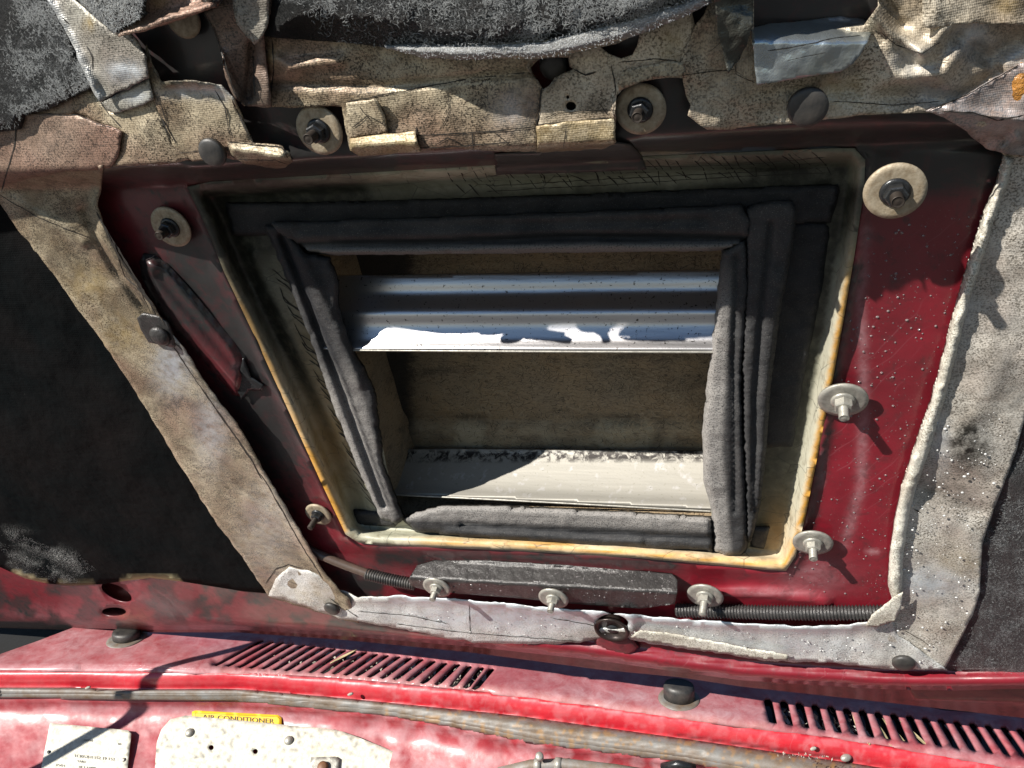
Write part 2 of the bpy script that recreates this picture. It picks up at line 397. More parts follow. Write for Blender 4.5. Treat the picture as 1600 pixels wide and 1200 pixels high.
def fibres(parent, outline, h, n, L0, L1, wd, mat, seed, lift=.5, dirn=None, name='loose_fibres', dens_fn=None, dout=None):
    rs = np.random.RandomState(seed); A = np.array(outline, float); lo = np.maximum(A.min(0), -15); hi = np.minimum(A.max(0), (1615, 1215))
    P = rs.uniform(lo, (hi[0], hi[1]), (n*3, 2)); P = P[P[:, 1] > -15]; P = P[inside(P, outline)]
    d = dpoly(P, dout or outline)
    if dens_fn is not None: k = rs.rand(len(P)) < dens_fn(P, d); P = P[k]; d = d[k]
    P = P[:n]; d = d[:n]; m = len(P)
    hh = h(P, d) if callable(h) else np.full(m, float(h))
    C = HOOD.px(P[:, 0], P[:, 1], hh+RAISE(P[:, 0], P[:, 1])+.0004)
    a = rs.uniform(0, 2*math.pi, m) if dirn is None else dirn+rs.normal(0, .5, m)
    L = rs.uniform(L0, L1, m)*(.4+rs.rand(m)**2)
    X, Y, Z = HOOD.A; up = rs.uniform(0, lift, m)
    T = np.cos(a)[:, None]*X+np.sin(a)[:, None]*Y; S = -np.sin(a)[:, None]*X+np.cos(a)[:, None]*Y
    bend = rs.normal(0, .35, m)[:, None]; V = []; 
    for t in (-.5, 0., .5):
        c = C+T*(t*L)[:, None]+S*bend*((t*t*2)*L)[:, None]+Z*(L*up*(.5-abs(t))*.8+.0002)[:, None]
        w_ = wd*(1 if t == 0 else .35)*rs.uniform(.7, 1.3, m)[:, None]
        V += [c-S*w_*.5+Z*w_*.15, c+S*w_*.5]
    V = np.stack(V, 1).reshape(-1, 3)
    F_ = [];
    for i in range(m):
        b = i*6; F_ += [(b, b+1, b+3, b+2), (b+2, b+3, b+5, b+4)]
    o = build(name, V, F_, mat, parent, smooth=False); o['kind'] = 'stuff'; return o
def msk(r=0, g=0, b=0, n=0):
    z = np.zeros(n); return np.stack([z+r, z+g, z+b], 1)

def revolve(prof, seg=28, C=(0, 0, 0), ax=None, rx=1., ry=1.):
    """prof: (radius, height) list; returns world verts, faces; ax: 3x3 rows = axes"""
    ax = HOOD.A if ax is None else ax; V = []; Fc = []
    for r, z in prof:
        for k in range(seg):
            a = 2*math.pi*k/seg; V.append(np.array(C)+r*math.cos(a)*rx*ax[0]+r*math.sin(a)*ry*ax[1]+z*ax[2])
    for i in range(len(prof)-1):
        for k in range(seg):
            a = i*seg+k; b = i*seg+(k+1) % seg; Fc.append((a, b, b+seg, a+seg))
    Fc.append(tuple(range(seg))[::-1]); k = (len(prof)-1)*seg; Fc.append(tuple(range(k, k+seg)))
    return V, Fc
def tube(path, rad, seg=12):
    P = [np.array(p, float) for p in path]; V = []; Fc = []; up = Nw
    for i, p in enumerate(P):
        t = nrm(P[min(i+1, len(P)-1)]-P[max(i-1, 0)]); s = nrm(np.cross(t, up)); q = np.cross(s, t)
        r = rad[i] if hasattr(rad, '__len__') else rad
        for k in range(seg):
            a = 2*math.pi*k/seg; V.append(p+r*(math.cos(a)*s+math.sin(a)*q))
    for i in range(len(P)-1):
        for k in range(seg):
            a = i*seg+k; b = i*seg+(k+1) % seg; Fc.append((a, b, b+seg, a+seg))
    Fc.append(tuple(range(seg))[::-1]); k = (len(P)-1)*seg; Fc.append(tuple(range(k, k+seg)))
    return V, Fc
def depth(w): return float(np.dot(np.asarray(w)-CAM, -(C2W @ np.array([0, 0, 1.]))))
def m_per_px(w): return depth(w)/F
def pline(path, frame=HOOD, n=None, smooth=2):
    """path: (x,y,h) photograph pixels and heights -> world points"""
    p = dens([(x, y) for x, y, _ in path], 3, 0, False, smooth); p = np.array(p)
    s = np.r_[0, np.cumsum(np.linalg.norm(np.diff(p, axis=0), axis=1))]; s /= s[-1]
    q = np.array(path, float); t = np.r_[0, np.cumsum(np.linalg.norm(np.diff(q[:, :2], axis=0), axis=1))]; t /= t[-1]
    W = frame.px(p[:, 0], p[:, 1], np.interp(s, t, q[:, 2]))
    if n:
        L = np.r_[0, np.cumsum(np.linalg.norm(np.diff(W, axis=0), axis=1))]; u = np.linspace(0, L[-1], n)
        W = np.stack([np.interp(u, L, W[:, k]) for k in range(3)], 1)
    return W

exec_parts = []
# ================================================================== GROUND AND CAR BODY BEHIND
V = [(-30, -30, 0), (30, -30, 0), (30, 30, 0), (-30, 30, 0)]
o = build('ground', V, [(0, 1, 2, 3)], CONC, frame=COWL, base=(0, 0, 0)); tag(o, kind='structure')

# ================================================================== HOOD
RIM = [(292, 292), (330, 284), (600, 268), (1000, 245), (1300, 232), (1335, 232), (1352, 250), (1350, 300), (1335, 400), (1318, 500), (1300, 600),
       (1280, 700), (1260, 800), (1243, 870), (1228, 892), (1195, 890), (1000, 872), (800, 860), (600, 852), (560, 848), (540, 835), (500, 750), (450, 640), (400, 530),
       (350, 425), (320, 350)]
RIM_IN = [(475, 385), (1140, 382), (1118, 560), (1105, 700), (1112, 812), (620, 808), (585, 640), (540, 520)]
hb = HOOD.px(800, 1030, 0.)
def rim_top(x): return np.interp(x, [0, 292, 1340, 1600], [300, 290, 233, 225])
def RAISE(x, y):                              # the hood skin steps up towards its front, above the opening
    x = np.asarray(x, float); y = np.asarray(y, float)
    return .052*sst(rim_top(x)-y, -1, 36)*(.26+.74*np.clip((1560-x)/520, 0, 1))*(.4+.6*sst(x, -40, 260))
hood = thing('car_hood', 'propped open dark red car hood seen from beneath, framing a slatted scoop opening', 'car hood', hb)
EDGE = [(-350, 985), (0, 979), (236, 984), (371, 984), (540, 994), (732, 1010), (935, 1032), (1060, 1050), (1160, 1063), (1300, 1072), (1380, 1077), (1500, 1079), (1600, 1076), (1950, 1070)]
def edge_y(x): return np.interp(x, [e[0] for e in EDGE], [e[1] for e in EDGE])
def panel_h(P, d):
    x, y = P[:, 0], P[:, 1]
    dr = dpoly(P, RIM); de = edge_y(x)-y
    h = nz(P, 160, 2.)*.0016
    h += .006*ridge(P, [(300, 262), (600, 258), (770, 252)], 12)             # pressed bead above the opening
    h -= .006*ridge(P, [(1010, 232), (1340, 205), (1600, 215)], 18)
    h += .004*np.exp(-(dr/10)**2)
    h += .010*sst(de, 34, 12)*sst(x, 500, 800) - .014*sst(de, 12, 0)          # rolled rear edge
    h += .005*ridge(P, [(1080, 930), (1180, 925), (1290, 940)], 7)
    h -= .005*spot(P, 180, 918, 24, 13)
    return h
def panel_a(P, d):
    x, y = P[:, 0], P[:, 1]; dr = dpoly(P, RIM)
    r = 1.1*sst(y, 330, 245)*sst(x, 800, 1000)*sst(x, 1600, 1420) + .45*sst(y, 330, 250)  # top band darkened to carry the shade below the stepped front
    r += .7*spot(P, 440, 640, 70, 150)+.75*spot(P, 300, 430, 60, 90)+.8*spot(P, 400, 560, 60, 90)+.6*spot(P, 560, 900, 90, 35)+.25*spot(P, 1390, 520, 60, 160)  # left patches darken for grime and painted shade together
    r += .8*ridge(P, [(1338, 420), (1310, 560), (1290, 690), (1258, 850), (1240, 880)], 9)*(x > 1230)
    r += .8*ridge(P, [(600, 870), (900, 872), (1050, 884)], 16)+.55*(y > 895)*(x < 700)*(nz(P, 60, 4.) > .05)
    r += .3*(x < 600)*(y > 895)+.3*sst(y, 300, 240)*(y > 150)+.3*spot(P, 300, 80, 80, 60)+.42*(x < 620)*sst(y, 900, 760)*(x > 140)+.45*(x > 1345)*sst(y, 520, 250)  # more painted shade on top band and upper right; grime and shade at left
    g = .75*ridge(P, [(1355, 360), (1345, 460), (1350, 620), (1345, 760), (1320, 850)], 8)*.8+.5*spot(P, 1270, 900, 50, 25)+.8*spot(P, 1200, 925, 45, 5)
    g += .8*ridge(P, [(1358, 862), (1372, 863)], 4)+1.*spot(P, 1320, 215, 14, 5)+.8*spot(P, 1282, 222, 12, 4)+.6*spot(P, 1365, 220, 8, 5)+.7*ridge(P, [(1306, 590), (1308, 605)], 4)+.9*ridge(P, [(1287, 705), (1282, 760)], 4)
    g += .35*spot(P, 60, 960, 60, 16)
    b = .5*spot(P, 205, 965, 34, 14)+.2*spot(P, 500, 990, 100, 10)
    return np.stack([r, g, b], 1)
def oval(cx, cy, rx, ry, rot=0, n=20):
    c, s = math.cos(rot), math.sin(rot)
    return [(cx+rx*math.cos(t)*c-ry*math.sin(t)*s, cy+rx*math.cos(t)*s+ry*math.sin(t)*c) for t in np.linspace(0, 2*math.pi, n, False)]
outl = [(-350, -420), (1950, -420)]+[e for e in EDGE[::-1]]
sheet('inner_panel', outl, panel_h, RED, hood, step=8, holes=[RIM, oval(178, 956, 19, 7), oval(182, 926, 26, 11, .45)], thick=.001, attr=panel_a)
OUT = [(-350, 990), (0, 981), (236, 988), (371, 988), (540, 1000), (732, 1019), (935, 1046), (1060, 1058), (1160, 1073), (1380, 1097), (1600, 1122), (1950, 1160)]
sheet('outer_skin', [(-350, 900), (1950, 900)]+OUT[::-1], -.022, RED, hood, step=30, thick=.0015, attr=lambda P, d: msk(.35, 0, .25, len(P)))
# upper outer skin above the scoop walls
# scoop tray
def tray_h(P, d):
    h = .005 - .022*sst(d, 9, 27) + nz(P, 90, 7.)*.0014
    h += .004*ridge(P, [(395, 400), (450, 520), (520, 660), (585, 790)], 9)
    h += -.003*ridge(P, [(350, 340), (420, 480), (500, 650), (560, 800)], 14)
    return h
def tray_a(P, d):
    x, y = P[:, 0], P[:, 1]
    lip = sst(d, 34, 24)
    b = .95*sst(d, 13, 6)*sst(y, 330, 500)*(x > 900) + .8*sst(d, 11, 4)*(x < 700)*sst(y, 380, 480)*(y < 830)
    b += .75*sst(y, 835, 850)*sst(x, 600, 680)*sst(d, 26, 14) + .5*spot(P, 520, 700, 40, 120)+.35*spot(P, 470, 560, 40, 120) + .6*spot(P, 1215, 830, 30, 60)
    g = .5*lip*(1-sst(d, 14, 7))*(x > 900)*sst(y, 330, 480) + .7*sst(d, 7, 1)*(y > 820)*(x > 620)
    g += .3*spot(P, 450, 620, 25, 200)
    r = .85*sst(x, 1165, 1195)*sst(d, 20, 34)*(1-.3*sst(y, 700, 840)) + .8*sst(y, 272, 305)*sst(y, 420, 330)
    r += .55*sst(y, 720, 500)*sst(x, 600, 540)+.5*sst(y, 330, 245)*(x > 900) + .55*sst(y, 700, 300)*sst(x, 520, 300)+.6*spot(P, 1200, 400, 100, 200)
    r += .7*ridge(P, [(345, 340), (420, 480), (500, 640), (560, 790)], 12)*sst(y, 900, 500)
    return np.stack([r, g, b], 1)
TL = []
for i in range(34):                       # crazing lines along the top and left of the tray
    x = 700+i*17+rng.uniform(-6, 6); y = 262-(x-700)*.045
    TL.append(([(x, y), (x+rng.uniform(8, 26), y+18), (x+rng.uniform(18, 48), y+rng.uniform(28, 46))], rng.uniform(1.2, 2.6)))
for k in range(4): TL.append(([(760, 275+k*8), (950, 262+k*9), (1150, 258+k*6), (1290, 246+k*8)], 1.2))
for i in range(26):
    t = i/26; x = 425+t*150; y = 420+t*370
    TL.append(([(x, y), (x+rng.uniform(8, 20), y+rng.uniform(10, 24)), (x+rng.uniform(24, 40), y+rng.uniform(24, 40))], rng.uniform(1.2, 2.6)))
sheet('scoop_tray', RIM, tray_h, TRAY, hood, step=7, holes=[RIM_IN], thick=.001, attr=tray_a, lines=TL, smooth=0)
# scoop cavity : back wall and side walls of raw fibreglass
bk = -.086
def back_a(P, d):
    x, y = P[:, 0], P[:, 1]
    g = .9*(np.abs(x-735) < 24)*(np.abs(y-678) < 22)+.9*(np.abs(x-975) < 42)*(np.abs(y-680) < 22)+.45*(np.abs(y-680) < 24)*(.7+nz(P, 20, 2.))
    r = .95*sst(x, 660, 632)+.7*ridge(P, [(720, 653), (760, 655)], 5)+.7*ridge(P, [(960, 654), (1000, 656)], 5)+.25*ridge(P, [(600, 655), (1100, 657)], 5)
    return np.stack([r, g, 0*x], 1)
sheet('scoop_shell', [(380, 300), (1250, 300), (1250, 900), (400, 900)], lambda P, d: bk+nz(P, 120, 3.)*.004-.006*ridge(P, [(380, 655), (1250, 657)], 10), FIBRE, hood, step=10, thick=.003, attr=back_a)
def wallstrip(a, b, nm):
    W = [];
    for t in np.linspace(0, 1, 12):
        x, y = a[0]+(b[0]-a[0])*t, a[1]+(b[1]-a[1])*t
        q = HOOD.px(x, y, -.016); W += [q, q-Nw*.082]
    build(nm, W, [(2*i, 2*i+2, 2*i+3, 2*i+1) for i in range(11)], FIBRE, hood)
wallstrip((470, 378), (1145, 375), 'scoop_wall'); wallstrip((1150, 375), (1118, 816), 'scoop_wall'); wallstrip((1118, 816), (615, 812), 'scoop_wall'); wallstrip((615, 812), (468, 378), 'scoop_wall')
# slats
def slat(outline, y0, y1, h0, h1, prof, nm, at):
    def hf(P, d):
        t = (P[:, 1]-np.interp(P[:, 0], *y0))/(np.interp(P[:, 0], *y1)-np.interp(P[:, 0], *y0))
        t = np.clip(t, 0, 1)
        return h0+(h1-h0)*t+prof(t)
    return sheet(nm, outline, hf, SLAT, hood, step=5, thick=.0012, attr=at)
y0 = ([500, 1140], [432, 422]); y1 = ([500, 1140], [546, 549])
slat([(500, 432), (1140, 422), (1140, 549), (500, 546)], y0, y1, -.046, -.007, lambda t: .0035*np.exp(-((t-.5)/.12)**2)-.002*np.exp(-((t-.25)/.1)**2)+.002*sst(t, .85, 1.), 'louver_slat',
     lambda P, d: np.stack([0*d, .0*d+.8*sst(P[:, 1], 546, 549), 0*d], 1))
y0 = ([560, 1140], [704, 706]); y1 = ([560, 1140], [772, 798])
slat([(560, 704), (700, 702), (1140, 706), (1140, 798), (860, 783), (600, 772)], y0, y1, -.076, -.028, lambda t: .002*np.exp(-((t-.95)/.1)**2)-.001*np.sin(t*3), 'louver_slat',
     lambda P, d: np.stack([1.2*sst(np.abs(P[:, 1]-712), 13, 4), .85+0*d, 0*d], 1))
# lips of slats
for pa in ([(535, 547, -.0055), (800, 549, -.0055), (1120, 550, -.0055)], [(618, 773, -.026), (860, 785, -.026), (1112, 799, -.026)]):
    V, Fc = tube(pline(pa), .0009, 8); build('slat_lip', V, Fc, ZINC, hood)
# brace pressed into the left of the panel
sheet('stamped_brace', [(215, 395), (250, 400), (300, 455), (345, 510), (375, 545), (385, 570), (384, 600), (372, 626), (340, 590), (300, 545), (262, 500), (225, 450)],
      lambda P, d: .001+.008*sst(d, 0, 16)-.004*ridge(P, [(250, 430), (310, 500), (372, 575)], 9), RED, hood, step=5, smooth=1,
      attr=lambda P, d: np.stack([.55+.4*sst(P[:, 1], 580, 470), .9*spot(P, 372, 572, 9, 7), 0*d], 1))
sheet('black_seam_tape', [(772, 241), (838, 236), (960, 222), (985, 226), (1003, 244), (1010, 265), (900, 270), (775, 273)], lambda P, d: .0055+.001*sst(d, 0, 4), BLK, hood, step=6)
# pinch weld studs left of opening: torn hole with rust
sheet('torn_bracket', [(380, 560), (392, 590), (412, 602), (410, 612), (390, 610), (376, 626), (368, 600)], .004, DMET, hood, step=4, jit=2)

# ================================================================== FOAM GASKET
foam = thing('foam_gasket', 'thick charcoal foam seal, cracked and weathered, lining the scoop opening', 'gasket', HOOD.px(850, 860, -.012))
def rnd(base, H, w, extra=None):
    def f(P, d):
        t = np.clip(d/w, 0, 1); h = base+H*np.clip(1-(1-t)**3, 0, 1)**.28+nz(P, 70, 5.)*.0014+nz(P, 12, 6.)*.0004
        return h+(extra(P) if extra else 0)
    return f
sheet('flat_strip', [(352, 318), (600, 314), (900, 304), (1310, 288), (1312, 300), (1298, 348), (1245, 352), (900, 360), (420, 368), (362, 368)], rnd(-.016, .006, 8), FOAM, foam, step=6, jit=1.5,
      attr=lambda P, d: msk(.35, 0, 0, len(P)))
sheet('flat_strip', [(1180, 345), (1298, 348), (1285, 450), (1255, 600), (1240, 700), (1190, 700)], rnd(-.0175, .005, 8), FOAM, foam, step=7, jit=1.5, attr=lambda P, d: msk(.5, 0, 0, len(P)))
sheet('flat_strip', [(552, 797), (620, 800), (622, 824), (556, 820)], rnd(-.017, .005, 5), FOAM, foam, step=5)
sheet('flat_strip', [(1172, 822), (1203, 824), (1194, 858), (1172, 855)], rnd(-.017, .007, 5), FOAM, foam, step=5)
fold = lambda lns: (lambda P: sum(a*ridge(P, l, wd) for l, a, wd in lns))
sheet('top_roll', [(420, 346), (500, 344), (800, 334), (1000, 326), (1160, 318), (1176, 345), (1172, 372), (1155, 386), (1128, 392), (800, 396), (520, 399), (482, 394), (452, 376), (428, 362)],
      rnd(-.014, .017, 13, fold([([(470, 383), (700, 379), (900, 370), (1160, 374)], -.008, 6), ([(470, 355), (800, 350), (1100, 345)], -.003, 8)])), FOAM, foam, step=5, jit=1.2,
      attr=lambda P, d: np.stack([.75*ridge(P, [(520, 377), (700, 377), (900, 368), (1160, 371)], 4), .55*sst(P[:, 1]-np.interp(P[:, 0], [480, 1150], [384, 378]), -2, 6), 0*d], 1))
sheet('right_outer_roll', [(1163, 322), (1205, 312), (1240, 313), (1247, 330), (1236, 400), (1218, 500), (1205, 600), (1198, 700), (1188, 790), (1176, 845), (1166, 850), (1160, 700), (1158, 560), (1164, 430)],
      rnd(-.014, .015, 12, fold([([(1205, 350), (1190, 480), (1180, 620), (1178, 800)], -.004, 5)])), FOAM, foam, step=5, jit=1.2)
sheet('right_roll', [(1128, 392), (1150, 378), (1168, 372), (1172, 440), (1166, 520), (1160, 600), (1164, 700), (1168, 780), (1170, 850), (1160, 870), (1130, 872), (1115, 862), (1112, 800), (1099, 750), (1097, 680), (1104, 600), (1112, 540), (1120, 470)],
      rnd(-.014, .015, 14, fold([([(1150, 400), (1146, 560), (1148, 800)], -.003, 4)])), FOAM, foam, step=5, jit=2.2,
      attr=lambda P, d: np.stack([0*d, .95*sst(P[:, 1], 380, 560)*sst(P[:, 0]-np.interp(P[:, 1], [390, 600, 700, 870], [1150, 1135, 1130, 1145]), 4, -8), 0*d], 1))  # sunlight on the inner side of this roll is put into the colour
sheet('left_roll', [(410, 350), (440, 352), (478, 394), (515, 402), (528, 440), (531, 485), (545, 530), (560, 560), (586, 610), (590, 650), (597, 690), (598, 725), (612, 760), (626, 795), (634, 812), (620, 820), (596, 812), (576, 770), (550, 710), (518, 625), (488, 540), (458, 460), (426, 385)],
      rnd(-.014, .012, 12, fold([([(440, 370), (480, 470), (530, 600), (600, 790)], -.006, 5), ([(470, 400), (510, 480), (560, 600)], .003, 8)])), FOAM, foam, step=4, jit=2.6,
      attr=lambda P, d: np.stack([.5*sst(P[:, 1], 480, 380)+.9*ridge(P, [(446, 380), (490, 480), (540, 600), (608, 790)], 3), .8*sst(P[:, 1], 540, 640)*sst(P[:, 0]-np.interp(P[:, 1], [540, 800], [545, 615]), 6, -4), 0*d], 1))  # lower left strip painted lighter as its sunlit part
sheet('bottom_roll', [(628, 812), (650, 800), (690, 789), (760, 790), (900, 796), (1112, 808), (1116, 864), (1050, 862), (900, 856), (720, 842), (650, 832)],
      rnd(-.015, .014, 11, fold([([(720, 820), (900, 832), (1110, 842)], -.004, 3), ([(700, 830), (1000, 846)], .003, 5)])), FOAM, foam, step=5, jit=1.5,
      attr=lambda P, d: np.stack([.8*ridge(P, [(740, 822), (820, 827), (900, 832), (1110, 842)], 2.5), .85*sst(P[:, 1]-np.interp(P[:, 0], [630, 1110], [812, 832]), 4, -6), 0*d], 1))  # upper face painted lighter as if in sun

# ================================================================== INSULATION PADS
def pad(outline, h, mat, label, at=None, step=9, name='insulation_pad', jit=0, cat='insulation pad', thick=.006, holes=(), lines=()):
    return tag(sheet(name, outline, h, mat, step=step, thick=thick, attr=at, jit=jit, holes=holes, lines=lines), label, cat)
Ltape = [(-60, 270), (0, 318), (25, 355), (70, 410), (120, 480), (175, 555), (210, 610), (235, 650), (280, 725), (330, 805), (370, 860), (420, 932)]
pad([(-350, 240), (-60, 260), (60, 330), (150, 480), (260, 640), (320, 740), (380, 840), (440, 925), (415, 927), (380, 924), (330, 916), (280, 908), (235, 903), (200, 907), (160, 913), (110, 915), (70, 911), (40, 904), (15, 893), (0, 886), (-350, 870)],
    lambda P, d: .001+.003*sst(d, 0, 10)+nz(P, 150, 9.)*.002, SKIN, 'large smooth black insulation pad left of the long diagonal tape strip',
    lambda P, d: np.stack([0*d, .9*(nz(P, 45, 3.) > -.12)*(ridge(P, [(25, 838), (80, 862), (130, 885)], 11)+.9*ridge(P, [(0, 855), (60, 885), (115, 910)], 6)+.7*ridge(P, [(5, 872), (45, 902)], 5)+spot(P, 4, 828, 12, 5)),  # pale streaks are sunlight painted onto the black facing
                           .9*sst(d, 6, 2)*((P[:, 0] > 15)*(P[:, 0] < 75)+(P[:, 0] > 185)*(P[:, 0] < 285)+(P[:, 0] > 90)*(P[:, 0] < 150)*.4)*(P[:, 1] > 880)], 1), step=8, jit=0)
pad([(-350, -420), (80, -420), (78, 0), (110, 60), (145, 136), (75, 172), (36, 180), (30, 202), (0, 207), (-350, 260)],
    lambda P, d: .016+.006*sst(d, 0, 14)+nz(P, 90, 9.)*.003, FUZZ, 'fuzzy black and grey insulation felt in the upper left corner', lambda P, d: np.stack([.9*spot(P, 0, 50, 16, 30)+.5*spot(P, 5, 180, 30, 20), .55*(nz(P, 30, 2.)+.35), 0*d], 1), jit=2)
pad([(112, -200), (128, 8), (152, 30), (166, 40), (178, 52), (195, 42), (218, 30), (226, 0), (232, -200)],
    lambda P, d: .026+.008*sst(d, 0, 14)+nz(P, 20, 9.)*.004, FUZZ_W, 'pale torn tuft of insulation fibre at the top beside the silver strip', name='fibre_tuft', cat='fibre tuft', jit=2, step=5)
pad([(294, -100), (300, -8), (322, 6), (336, 10), (340, -100)], lambda P, d: .026+.004*sst(d, 0, 10), FUZZ_W, 'tiny pale fibre scrap at the top edge above the dark hole', name='fibre_tuft', cat='fibre tuft', jit=1, step=5)
TOPE = [(412, 56), (440, 60), (500, 64), (560, 68), (610, 76), (660, 90), (720, 93), (800, 91), (840, 92), (900, 82), (960, 66), (1010, 50), (1060, 30), (1112, 4)]
pad([(430, -420), (428, 0), (418, 30)]+TOPE+[(1125, -420)],
    lambda P, d: .016+.014*sst(d, 0, 50)+nz(P, 80, 9.)*.004, FUZZ, 'wide black fibrous insulation pad sagging along the top between the tape strips',
    lambda P, d: np.stack([.95*sst(P[:, 0], 560, 470)*(P[:, 1] > 5)*sst(-P[:, 0]*.9-P[:, 1]*1+560, -40, 40), .45*spot(P, 800, 40, 30, 60)+.25+.3*nz(P, 40, 1.), 0*d], 1), jit=1.5, step=7)  # left end coloured dark for the shadow lying there
EL = [(600, 72), (660, 70), (720, 68), (800, 64), (850, 62), (930, 40), (1000, 22), (1060, 4), (1100, -12)]
o = sheet('torn_felt_edge', EL+TOPE[::-1][:10]+[(604, 76)], lambda P, d: .021+.006*sst(d, 0, 8), EDGEF, step=4, jit=1.8, thick=.006,
          attr=lambda P, d: np.stack([0*d, .5+0*d, .6*(d < 3)*(P[:, 0] > 770)*(P[:, 0] < 980)*(P[:, 1] > 60)], 1)); tag(o, 'silvery frayed edge strip along the bottom of the wide black top pad', 'frayed edge')
pad([(1950, 300), (1700, 400), (1580, 655), (1550, 750), (1515, 850), (1512, 925), (1500, 960), (1455, 1045), (1600, 1059), (1950, 1085)],
    lambda P, d: .001+.003*sst(d, 0, 10)+nz(P, 60, 9.)*.002, FUZZ_R, 'wrinkled black insulation pad at the lower right corner', lambda P, d: np.stack([0*d+.6*spot(P, 1590, 720, 40, 80), .35*(nz(P, 26, 4.) > .1)*1., 0*d], 1), step=7)

FIBG = simple('pale_grey_fibre', (.27, .28, .28), .5, 0, .4, 200); FIBB = simple('brown_glass_strand', (.36, .29, .19), .45, 0, .4, 200); FIBK = simple('dark_fibre', (.02, .018, .015), .6)
_p = {o['label'][:24]: o for o in COL.objects if o.get('category') in ('insulation pad', 'fibre tuft')}
def pget(k): return [o for q, o in _p.items() if q.startswith(k)][0]
o_tl = [(-20, -20), (72, -20), (76, 2), (108, 62), (142, 134), (75, 169), (34, 178), (28, 198), (0, 203), (-20, 210)]
fibres(pget('fuzzy black'), o_tl, lambda P, d: .0225+nz(P, 90, 9.)*.003, 5000, .0012, .0034, .00025, FIBG, 1, .2, dens_fn=lambda P, d: np.clip(.45+nz(P, 40, 2.)*1.6, .08, 1)*sst(P[:, 0]*1.+.1*P[:, 1], 5, 45))
o_tm = [(432, -20), (428, 0), (416, 34)]+TOPE+[(1118, -20)]; o_tmf = [(430, -420), (428, 0), (418, 30)]+TOPE+[(1125, -420)]
fibres(pget('wide black'), o_tm, lambda P, d:   .016+.014*sst(d, 0, 50)+nz(P, 80, 9.)*.004, 9500, .0010, .0030, .00024, FIBG, 2, .15, dout=o_tmf, dens_fn=lambda P, d: np.clip(.10+.2*(P[:, 0] > 820)+nz(P, 60, 2.)*1.1+.5*spot(P, 830, 40, 50, 60)+.4*(P[:, 0] > 950), .06, 1)*sst(P[:, 0]*.9+P[:, 1]*-1., 380, 470))
fibres(pget('pale torn'), [(114, -20), (128, 8), (152, 30), (166, 40), (178, 52), (195, 42), (218, 30), (226, 0), (230, -20)], .035, 1500, .0015, .004, .0003, FIBG, 3)
fibres(pget('wrinkled black'), [(1610, 640), (1575, 760), (1545, 850), (1540, 925), (1526, 962), (1484, 1045), (1610, 1056)], .0045, 2600, .0008, .0022, .00022, FIBG, 4, .2)
fibres(pget('large smooth'), [(0, 836), (25, 830), (80, 855), (130, 868), (150, 890), (120, 900), (60, 872)], .005, 1500, .0008, .002, .0003, FIBG, 5, .2, dens_fn=lambda P, d: ridge(P, [(25, 838), (80, 864), (135, 890)], 13))  # pale fibres thicken the painted sun streaks on the pad
fibres(pget('large smooth'), [(0, 846), (60, 870), (120, 905), (100, 912), (60, 905), (0, 860)], .005, 500, .0008, .002, .0003, FIBG, 6, .2)  # pale fibres for the second painted sun streak
o_ed = EL+TOPE[::-1][:10]
fibres([o for o in COL.objects if o.get('category') == 'frayed edge'][0], o_ed, .0265, 1200, .0006, .0014, .0002, simple('silver_fibre', (.6, .62, .63), .4), 7, .1)
_bk = [(600, 395), (1135, 395), (1110, 700), (600, 705)]
sh = [o for o in COL.objects if o.name.startswith('scoop_shell')][0]
fibres(hood, _bk, lambda P, d: bk+nz(P, 120, 3.)*.004+.001, 5000, .004, .014, .00035, FIBB, 8, .15, name='glass_strands', dens_fn=lambda P, d: np.clip(.3+nz(P, 60, 2.)*1.4+.3*(P[:, 0] < 800), .05, 1)*sst(P[:, 0], 630, 665))
fibres(hood, _bk, lambda P, d: bk+nz(P, 120, 3.)*.004+.001, 2600, .003, .010, .0004, FIBK, 9, .15, name='glass_strands')
# ================================================================== TAPE
CR = rng
def wr(base, amp=.003, seed=1., extra=None, edge=.0):
    def f(P, d):
        h = base+nz(P, 60, seed)*amp*.6+edge*sst(d, 12, 0)
        return h+(extra(P) if extra else 0)
    return f
def tape(outline, h, mat, label, at=None, lines=(), holes=(), jit=1.8, step=6, name='tape_strip', cat='tape strip', thick=.0009):
    o = sheet(name, outline, h, mat, step=step, thick=thick, attr=at, jit=jit, holes=holes, lines=lines, smooth=0)
    return tag(o, label, cat)
def at3(r=None, g=None, b=None):
    def f(P, d):
        z = np.zeros(len(P))
        return np.stack([r(P, d) if r else z, g(P, d) if g else z, b(P, d) if b else z], 1)
    return f
Redge = [(160, 258), (158, 290), (152, 322), (166, 365), (190, 405), (215, 440), (236, 472), (262, 515), (290, 548), (320, 597), (340, 625), (370, 662), (395, 705), (420, 748), (445, 790), (470, 832), (490, 868), (510, 900), (545, 938)]
